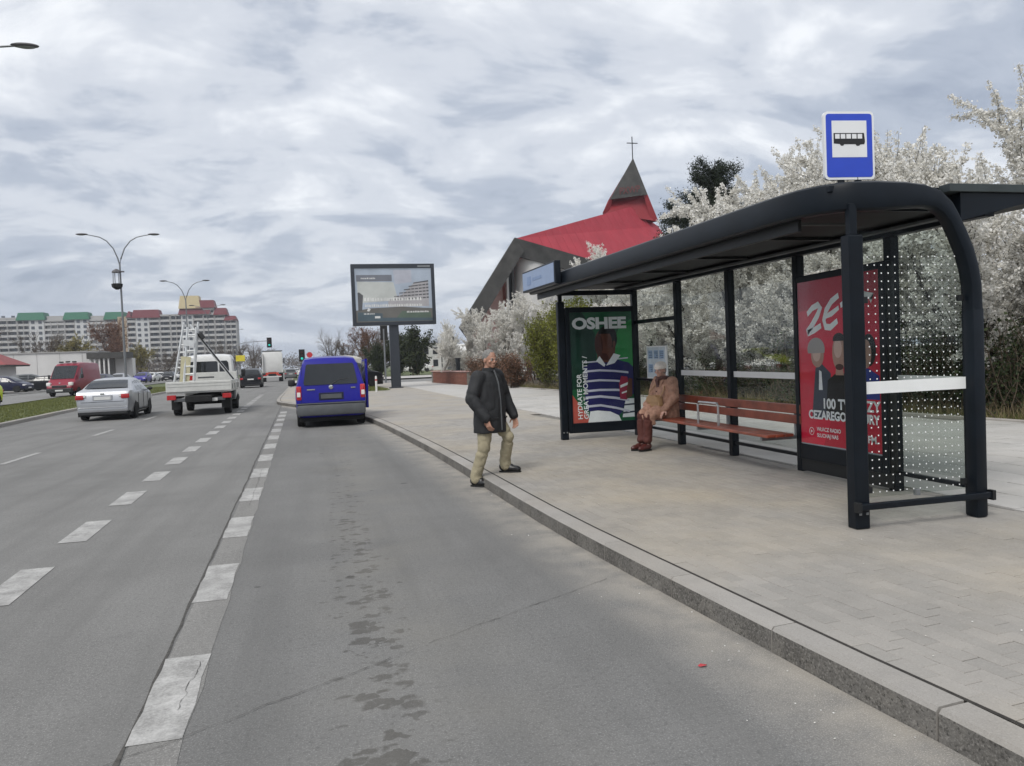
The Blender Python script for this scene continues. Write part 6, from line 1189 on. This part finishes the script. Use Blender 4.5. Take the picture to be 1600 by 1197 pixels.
# ---- billboard
bb = thing('billboard', 'large digital billboard on a single dark post beside the pavement', 'billboard', (4.25, 46, ZS)); M('bb_dark', (.022, .027, .036), .4, var=.1, coat=.2)
frb = plane_frame((1.86, 46.05, 3.88), (1, .02, 0)); W3, H3 = 4.92, 3.62
def bb_(name, mat, x0, x1, y0, y1, z0, z1, par=bb, bev=.0): m_ = MB(); m_.box(((x0+x1)/2, (y0+y1)/2, (z0+z1)/2), (x1-x0, y1-y0, z1-z0), bev=bev); m_.v = [frb @ Vector(q) for q in m_.v]; return obj(name, m_, mat, par, world=True)
bb_('housing', 'bb_dark', 0, W3, 0, H3, -.42, 0, bev=.02)
for x0, x1, y0, y1 in ((0, .20, 0, H3), (W3-.20, W3, 0, H3), (.2, W3-.2, 0, .20), (.2, W3-.2, H3-.26, H3)): bb_('frame', 'bb_dark', x0, x1, y0, y1, .001, .07)
bb_('maker_plate', 'galv', W3-1.0, W3-.25, H3-.19, H3-.10, .071, .08)
m_ = MB(); m_.box((4.24, 46.35, 2.0), (.56, .40, 3.8), bev=.03); obj('post', m_, 'bb_dark', bb, world=True); m_ = MB(); m_.box((4.24, 46.35, ZS+.03), (.8, .7, .06), bev=.01); obj('base_plate', m_, 'bb_dark', bb, world=True)
for nm, c_, e_ in (('scr_sky', (.33, .42, .55), .75), ('scr_haze', (.47, .50, .47), .75), ('scr_violet', (.40, .42, .52), .75), ('scr_build', (.42, .40, .42), .6), ('scr_dark', (.10, .10, .11), .5), ('scr_ground', (.16, .15, .13), .5), ('scr_green', (.10, .17, .11), .5), ('scr_teal', (.06, .12, .16), .5), ('scr_text', (.62, .62, .60), .8), ('scr_bar', (.17, .19, .24), .6)): M(nm, tuple((v*.6+.4*sum(c_)/3)*.52 for v in c_), .3, var=.15, scale=.8, emit=e_*.75)
sx0, sy0, sw, shh = .2, .2, W3-.4, H3-.46
scr = flat(frb, 'screen', 'scr_sky', bb, [(sx0, sy0), (sx0+sw, sy0), (sx0+sw, sy0+shh), (sx0, sy0+shh)], .004)
def s3(nm, mat, pts, z): return flat(frb, nm, mat, scr, [(sx0+x*sw, sy0+y*shh) for x, y in pts], z)
s3('screen_art', 'scr_haze', [(.03, .36), (.55, .40), (.50, .74), (.03, .76)], .006); s3('screen_art', 'scr_violet', [(.52, .70), (.74, .74), (.74, .97), (.50, .97)], .006)
s3('screen_art', 'scr_build', [(.42, .38), (.62, .52), (.78, .74), (.96, .76), (.96, .28), (.42, .28)], .007)
for k in range(6):
    yb = .40+k*.062; x0 = .44+k*.064; s3('screen_art', 'scr_dark', [(x0, yb), (.96, yb+.035), (.96, yb+.062), (x0, yb+.018)], .0085)
for k in range(9): s3('screen_art', 'scr_build', [(.52+k*.05, .30), (.53+k*.05, .30), (.53+k*.05, .50+k*.03), (.52+k*.05, .50+k*.03)], .0095)
s3('screen_art', 'scr_dark', [(.03, .20), (.08, .22), (.10, .50), (.05, .56), (.03, .55)], .008); s3('screen_art', 'scr_ground', [(.0, .0), (1, 0), (1, .24), (.6, .28), (.2, .26), (0, .22)], .008); s3('screen_art', 'scr_green', [(.5, .03), (.98, .05), (.98, .17), (.6, .2)], .009); s3('screen_art', 'scr_teal', [(.02, .02), (.34, .02), (.34, .16), (.02, .19)], .009); s3('screen_art', 'scr_teal', [(.3, .01), (1, .01), (1, .06), (.3, .08)], .0095)
s3('caption_bar', 'scr_bar', [(.02, .76), (.48, .76), (.48, .88), (.02, .88)], .010)
r = np.random.default_rng(12)
def marks(x0, x1, y, h, z, big=1.0):
    x = x0; m_ = MB()
    while x < x1:
        w_ = (.008+.014*r.random())*big; m_.add([frb @ Vector((sx0+a*sw, sy0+b_*shh, z)) for a, b_ in ((x, y), (x+w_, y), (x+w_*.9, y+h*(.7+.5*r.random())), (x+w_*.1, y+h))], [(0, 1, 2, 3)]); x += w_*1.45
    obj('screen_writing', m_, 'scr_text', scr, world=True)
marks(.08, .26, .805, .025, .0115); marks(.11, .84, .395, .055, .012, 1.5); marks(.12, .86, .285, .045, .012, 1.2); marks(.10, .24, .145, .022, .012); marks(.66, .95, .165, .03, .012)
s3('screen_art', 'scr_text', [(.24, .07), (.31, .07), (.31, .11), (.24, .11)], .012); s3('screen_art', 'scr_text', [(.14, .21), (.17, .20), (.19, .24), (.16, .27)], .012)
# ---- white marker post
bo_ = thing('marker_post', 'small white marker post on the grass edge beside the black estate car', 'post', (2.68, 40.6, ZS)); m_ = MB(); m_.lathe([(.055, 0), (.055, .78), (.045, .84), (.0, .86)], 12); obj('shaft', m_, 'plate_white', bo_, smooth=True); m_ = MB(); m_.lathe([(.057, .60), (.057, .68)], 12); obj('reflector', m_, 'lamp_red', bo_)
# ---- street lamps
M('lamp_steel', (.20, .21, .22), .5, .5, var=.1); M('lamp_head', (.09, .085, .09), .45, var=.1)
def lamp(label, loc, h=11.6, reach=2.65, rz=0.0, n=8):
    t = thing('street_lamp', label, 'street lamp', loc, rz, 'double armed street lamps on the median'); m_ = MB(); m_.tube([(0, 0, 0), (0, 0, 1.2), (0, 0, 1.25), (0, 0, h-2.2)], [.14, .14, .095, .06], n); obj('post', m_, 'lamp_steel', t, smooth=True)
    m_ = MB(); m_.box((0, -.13, .75), (.14, .02, .45), bev=.005); obj('access_door', m_, 'galv', t)
    for s in (-1, 1):
        m_ = MB(); m_.tube([(0, 0, h-2.25), (s*.12, 0, h-1.75), (s*.38, 0, h-1.05), (s*.8, 0, h-.5), (s*1.25, 0, h-.22), (s*1.75, 0, h-.10), (s*(reach-.55), 0, h-.02)], [.055, .05, .045, .042, .04, .036, .034], n); ar_ = obj('arm', m_, 'lamp_steel', t, smooth=True)
        m_ = MB(); m_.ell((s*(reach-.30), 0, h+.0), (.42, .16, .075), 14, 8); m_.v = [(x, y, z+.10*(abs(x)-reach+.3)*0) for x, y, z in m_.v]; obj('lamp_head', m_, 'lamp_head', ar_, smooth=True); m_ = MB(); m_.ell((s*(reach-.27), 0, h-.035), (.30, .125, .06), 12, 6); obj('lens', m_, 'galv', ar_, smooth=True)
    return t
lamp('nearest street lamp whose right head reaches in at the top left corner', (-11.35, 27.6, .13), 12.0, 2.95)
L1 = lamp('tall double street lamp with dark lantern box behind the silver saloon', (-14.25, 62.5, .15), 11.85, 2.75)
lamp('double street lamp in front of the red capped tower', (-14.6, 93, .15), 11.75, 2.55); lamp('double street lamp third in line right of the red tower', (-17.0, 128, .15), 11.8, 2.6); lamp('small double street lamp fourth in line', (-19.0, 165, .15), 11.8, 2.6); lamp('faint double street lamp fifth in line', (-21.6, 205, .15), 11.8, 2.6)
lt = thing('lantern_box', 'dark hanging lantern shaped box fixed high on the tall double street lamp', 'lantern', (-14.48, 62.4, 7.9)); 
m_ = MB(); m_.lathe([(.12, 0), (.36, .18), (.40, .42), (.16, .46)], 6); obj('base_box', m_, 'under', lt); m_ = MB()
for a in range(4): m_.tube([(.28*math.cos(a*1.57+.7), .28*math.sin(a*1.57+.7), .44), (.26*math.cos(a*1.57+.7), .26*math.sin(a*1.57+.7), 1.25)], .03, 5)
obj('cage_bar', m_, 'lamp_steel', lt); m_ = MB(); m_.lathe([(.34, 1.25), (.30, 1.38), (.08, 1.52)], 8); m_.box((.16, 0, 1.32), (.75, .1, .1)); obj('roof_cap', m_, 'lamp_head', lt)
# ---- traffic signals
M('sig_green', (.02, .42, .34), .3, emit=.5); M('sig_off', (.03, .01, .01), .3)
def signal(label, loc, h, arm=0.0, lit=True, rz=0.0, s=1.0):
    t = thing('traffic_light', label, 'traffic light', loc, rz); m_ = MB(); m_.tube([(0, 0, 0), (0, 0, h)], .07, 8); obj('post', m_, 'lamp_steel', t, smooth=True); x = arm
    if arm: m_ = MB(); m_.tube([(0, 0, h-.1), (arm*.3, 0, h+.25), (arm, 0, h+.35)], .05, 6); obj('arm', m_, 'lamp_steel', t, smooth=True)
    zc_ = h+.1 if arm else h-.2; m_ = MB(); m_.box((x, -.12, zc_), (.38*s, .24, 1.05*s), bev=.04); hd = obj('signal_head', m_, 'under', t)
    m_ = MB(); m_.box((x, -.02, zc_), (.62*s, .02, 1.3*s)); obj('backing_board', m_, 'under', t)
    for k in range(3): m_ = MB(); m_.lathe([(.13*s, 0), (.13*s, -.03), (.0, -.04)], 14, (x, -.245, zc_+.33*s*(1-k)), 'Y'); obj('lens', m_, 'sig_green' if (k == 2 and lit) else 'sig_off', hd)
signal('green traffic light on a long arm over the road above the lorry cab', (-11.2, 110, 0), 5.1, 4.3, True, 0, 1.05); signal('green traffic light at the roadside just left of the blue van roof', (-2.1, 86, .1), 3.0, 0, True); signal('dark traffic light seen from behind left of the billboard post', (4.75, 60.5, ZS), 4.2, 0, False, R(150)); 
def rsign(label, loc, h, shape, mat): 
    t = thing('road_sign', label, 'sign', loc); m_ = MB(); m_.tube([(0, 0, 0), (0, 0, h)], .035, 6); obj('post', m_, 'galv', t); m_ = MB()
    if shape == 'o': m_.lathe([(.32, 0), (.32, -.03), (.0, -.031)], 18, (0, -.05, h-.1), 'Y')
    else: m_.box((0, -.06, h-.2), (.9, .03, .62), bev=.01)
    pl_ = obj('sign_plate', m_, mat, t); return t
M('sign_yellow', (.62, .52, .04), .5); rsign('yellow road sign right of the white truck cab', (-8.2, 84, .1), 2.9, 's', 'sign_yellow'); rsign('round red road sign above the left roof edge of the blue van', (-1.35, 90, .1), 3.0, 'o', 'lamp_red')
# ---- low white building, hut, pavilion
M('white_wall', (.60, .59, .575), .8, var=.08, scale=.3); M('tile_red', (.24, .055, .055), .7, var=.15); M('wall_grey', (.36, .35, .34), .8)
lw = thing('low_building', 'long low white flat roofed building behind the car park', 'building', (-43, 128, .6)); bxw('wall', 'white_wall', (-42.4, 131, 2.9), (19, 8, 4.7), lw, rz=R(3)); bxw('parapet', 'wall_grey', (-42.4, 131, 5.32), (19.3, 8.3, .14), lw, rz=R(3))
for k in range(6): bxw('panel_joint', 'wall_grey', (-49.9+k*3.0, 126.6+k*.157, 2.9), (.05, .05, 4.6), lw)
pv = thing('pavilion', 'small dark roofed pavilion with white columns right of the red van', 'building', (-31.4, 126, .5)); bxw('roof', 'slate_dark', (-31.2, 128, 4.6), (5.4, 4.4, .9), pv); bxw('wall', 'white_wall', (-29.6, 130, 2.4), (2.4, 2.0, 3.5), pv); bxw('back_wall', 'wall_grey', (-31.8, 130.0, 2.4), (2.6, .2, 3.4), pv)
for k in range(5): bxw('column', 'white_wall', (-33.5+k*.62, 126.1, 2.4), (.2, .2, 3.5), pv)
ht_ = thing('red_roofed_hut', 'small hut with red hipped roof at the left picture edge', 'building', (-40, 101, .5)); bxw('wall', 'white_wall', (-41.3, 104, 1.9), (9, 6, 2.9), ht_); poly('roof', 'tile_red', [(-46.6, 100.2, 3.3), (-35.4, 100.2, 3.3), (-35.4, 108, 3.3), (-46.6, 108, 3.3), (-44.3, 104, 5.4), (-39.1, 104, 5.4)], ht_, faces=[(0, 1, 5, 4), (1, 2, 5), (2, 3, 4, 5), (3, 0, 4)]); bxw('eave_board', 'slate_dark', (-41, 104, 3.22), (11, 7.6, .16), ht_)
for x in (-39.4, -37.8): bxw('window', 'dark_window', (x, 100.97, 1.9), (.6, .06, 1.9), ht_)
bxw('window_shutter', 'wall_grey', (-37.1, 100.97, 1.9), (.35, .06, 1.9), ht_)
# ---- apartment blocks
M('apt_wall', (.40, .39, .38), .8, var=.06, scale=.05); M('apt_white', (.56, .56, .56), .8, var=.05, scale=.05); M('apt_tan', (.40, .31, .21), .8, var=.1, scale=.1); M('apt_balc', (.46, .45, .44), .8, var=.08); M('apt_recess', (.16, .16, .165), .6, var=.3, scale=.3); M('apt_glass', (.07, .08, .095), .2, var=.3, scale=.3); M('cap_green', (.015, .13, .07), .7); M('cap_red', (.14, .015, .022), .7); M('cap_cream', (.50, .41, .23), .7)
def cube_mesh(name, d, mat): m_ = MB(); m_.box((0, 0, 0), d); me = mesh(name, m_); me.materials.append(MATS[mat]); return me
WIN = cube_mesh('window', (1.5, .2, 1.45), 'apt_glass')
def block(t, z0, fl, secs, Y):
    for kind, x0, x1, zt in secs:
        xm, wd = (x0+x1)/2, x1-x0; l = wl(t)
        def bxp(name, mat, c, d, **k): m_ = MB(); m_.box((c[0]-l.x, c[1]-l.y, c[2]-l.z), d); return obj(name, m_, mat, t, **k)
        if kind == 'w':        # white stair and kitchen strip with pairs of windows
            sec_ = bxp('wall', 'apt_white', (xm, Y+6, zt/2), (wd, 12, zt)); nwin = max(2, int(wd/2.9)); f = 0
            while z0+f*fl+1.6 < zt-.8:
                for k in range(nwin): o = bpy.data.objects.new('window', WIN); COL.objects.link(o); o.parent = sec_; o.location = (xm-wd/2+wd*(k+.5)/nwin-l.x, Y-.08-l.y, z0+f*fl+1.6-l.z)
                f += 1
        elif kind == 'b':      # loggias: recess, parapets, slabs and side fins
            bxp('wall', 'apt_wall', (xm, Y+8, zt/2), (wd, 11, zt)); bxp('recess', 'apt_recess', (xm, Y+2.3, zt/2), (wd-.2, .3, zt-.4)); f = 0
            BAL = cube_mesh('balcony', (wd-.3, 1.5, 1.15), 'apt_balc'); n_ = max(1, round(wd/3.6)); GL = cube_mesh('balcony_door', (1.6, .12, 1.5), 'apt_glass')
            while z0+f*fl < zt-1.0:
                o = bpy.data.objects.new('balcony', BAL); COL.objects.link(o); o.parent = t; o.location = (xm-l.x, Y+.75-l.y, z0+f*fl+.45-l.z)
                for k in range(n_): g_ = bpy.data.objects.new('balcony_door', GL); COL.objects.link(g_); g_.parent = o; g_.location = (-wd/2+wd*(k+.5)/n_, 1.3, 1.35)
                f += 1
            for k in range(n_+1): bxp('fin', 'apt_wall', (x0+.15+(wd-.3)*k/n_, Y+1.0, zt/2), (.28, 2.2, zt-.2))
            bxp('parapet', 'apt_wall', (xm, Y+1.2, zt-.1), (wd, 2.6, .9))
        elif kind == 't': bxp('end_wall', 'apt_tan', (xm, Y+5, zt/2), (wd, 14, zt))
        elif kind == 'p': bxp('wall', 'apt_wall', (xm, Y+7, zt/2), (wd, 11, zt))
        elif kind in ('G', 'R', 'C'):
            m_ = MB(); h = zt[1]-zt[0]; m_.add([(x0-l.x, Y-.9-l.y, zt[0]-l.z), (x1-l.x, Y-.9-l.y, zt[0]-l.z), (x1-l.x, Y+9-l.y, zt[0]-l.z), (x0-l.x, Y+9-l.y, zt[0]-l.z), (x0+.9-l.x, Y+.4-l.y, zt[1]-l.z), (x1-.9-l.x, Y+.4-l.y, zt[1]-l.z), (x1-.9-l.x, Y+8-l.y, zt[1]-l.z), (x0+.9-l.x, Y+8-l.y, zt[1]-l.z)], [(3, 2, 1, 0), (4, 5, 6, 7), (0, 1, 5, 4), (1, 2, 6, 5), (2, 3, 7, 6), (3, 0, 4, 7)]); obj('roof_cap', m_, {'G': 'cap_green', 'R': 'cap_red', 'C': 'cap_cream'}[kind], t)
g1 = thing('apartment_block', 'long grey apartment block with three green roof caps and a tan end wall', 'apartment block', (-125, 434, 0))
block(g1, .8, 2.75, [('b', -156.5, -147.7, 32.2), ('b', -165, -156.6, 32.0), ('b', -147.6, -142.2, 31.5), ('w', -142.2, -135.6, 31.5), ('b', -135.6, -126.2, 30.6), ('b', -126.2, -121.4, 31.0), ('w', -121.4, -115.2, 31.2), ('b', -115.2, -107.6, 30.4), ('b', -107.6, -102.6, 30.6), ('w', -102.6, -101.0, 30.8), ('t', -101.0, -96.3, 31.6), ('G', -148.0, -134.8, (31.0, 34.9)), ('G', -126.8, -114.6, (30.8, 34.6)), ('G', -108.0, -97.6, (30.4, 34.3)), ('p', -134.6, -127, 33.0), ('p', -114.4, -108.2, 32.6)], 434)
g2 = thing('apartment_block', 'long grey apartment block with a dark red roof cap left of the tower', 'apartment block', (-82, 428, 0))
block(g2, .8, 2.75, [('b', -95.9, -91.6, 30.6), ('w', -91.6, -85.4, 31.4), ('b', -85.4, -80.4, 30.6), ('b', -80.3, -75.3, 31.6), ('b', -75.2, -69.7, 31.6), ('R', -93.4, -79.8, (30.4, 34.6)), ('R', -95.9, -93.5, (30.8, 34.0))], 428)
g3 = thing('apartment_tower', 'stepped apartment tower with cream box and dark red caps on its roof', 'apartment block', (-58, 424, 0))
block(g3, .8, 2.75, [('w', -69.2, -63.6, 32.0), ('b', -63.5, -58.7, 32.2), ('b', -58.6, -53.2, 34.0), ('b', -53.1, -48.2, 31.0), ('b', -48.1, -42.6, 28.2), ('R', -70.6, -54.6, (31.4, 34.8)), ('R', -62.0, -52.4, (34.6, 38.6)), ('C', -70.2, -59.6, (34.4, 41.0)), ('R', -53.6, -46.6, (30.8, 34.4)), ('R', -48.6, -42.2, (27.8, 30.2))], 424)
# ---- litter on the bay
lit = obj('red_scrap', MB().add([(-.03, -.012, .006), (.02, -.02, .014), (.035, .008, .008), (-.01, .018, .016), (-.035, .01, .007)], [(0, 1, 2, 3, 4)]), 'lamp_red'); lit.location = (1.75, 3.42, .002); lit.scale = (.7, .7, .7); tag(lit, 'tiny scrap of red plastic lying on the asphalt of the bay', 'litter')
r = np.random.default_rng(77); n = 150; y = 2.4+r.random(n)**1.4*16; side = r.random(n) < .62
x = np.where(side, np.array([xat(KL, q) for q in y])-.02-np.abs(r.normal(size=n))*.28, np.array([kin(q) for q in y])+r.random(n)*3.2); z = np.where(side, .006, ZS+.006)
pt = obj('fallen_petals', leaf_mesh('fallen_petals', np.stack([x, y, z], 1), .010, 'blossom', 5, flat=6.0), None, kind='stuff'); tag(pt, 'pale fallen petals and grit scattered along the kerb and the pavers', 'petals')
# ---- thin air that pales the far blocks
hz = MB(); hz.box((0, 950, 21.4), (3020, 2540, 45)); M_h = bpy.data.materials.new('haze'); M_h.use_nodes = True; ht = M_h.node_tree; ht.nodes.clear(); ho = ht.nodes.new('ShaderNodeOutputMaterial'); hv = ht.nodes.new('ShaderNodeVolumePrincipled')
hv.inputs['Density'].default_value = .00036; hv.inputs['Color'].default_value = (.88, .92, 1, 1); hv.inputs['Anisotropy'].default_value = .2; ht.links.new(hv.outputs[0], ho.inputs['Volume']); MATS['haze'] = M_h
ho_ = obj('haze', hz, 'haze', kind='stuff')
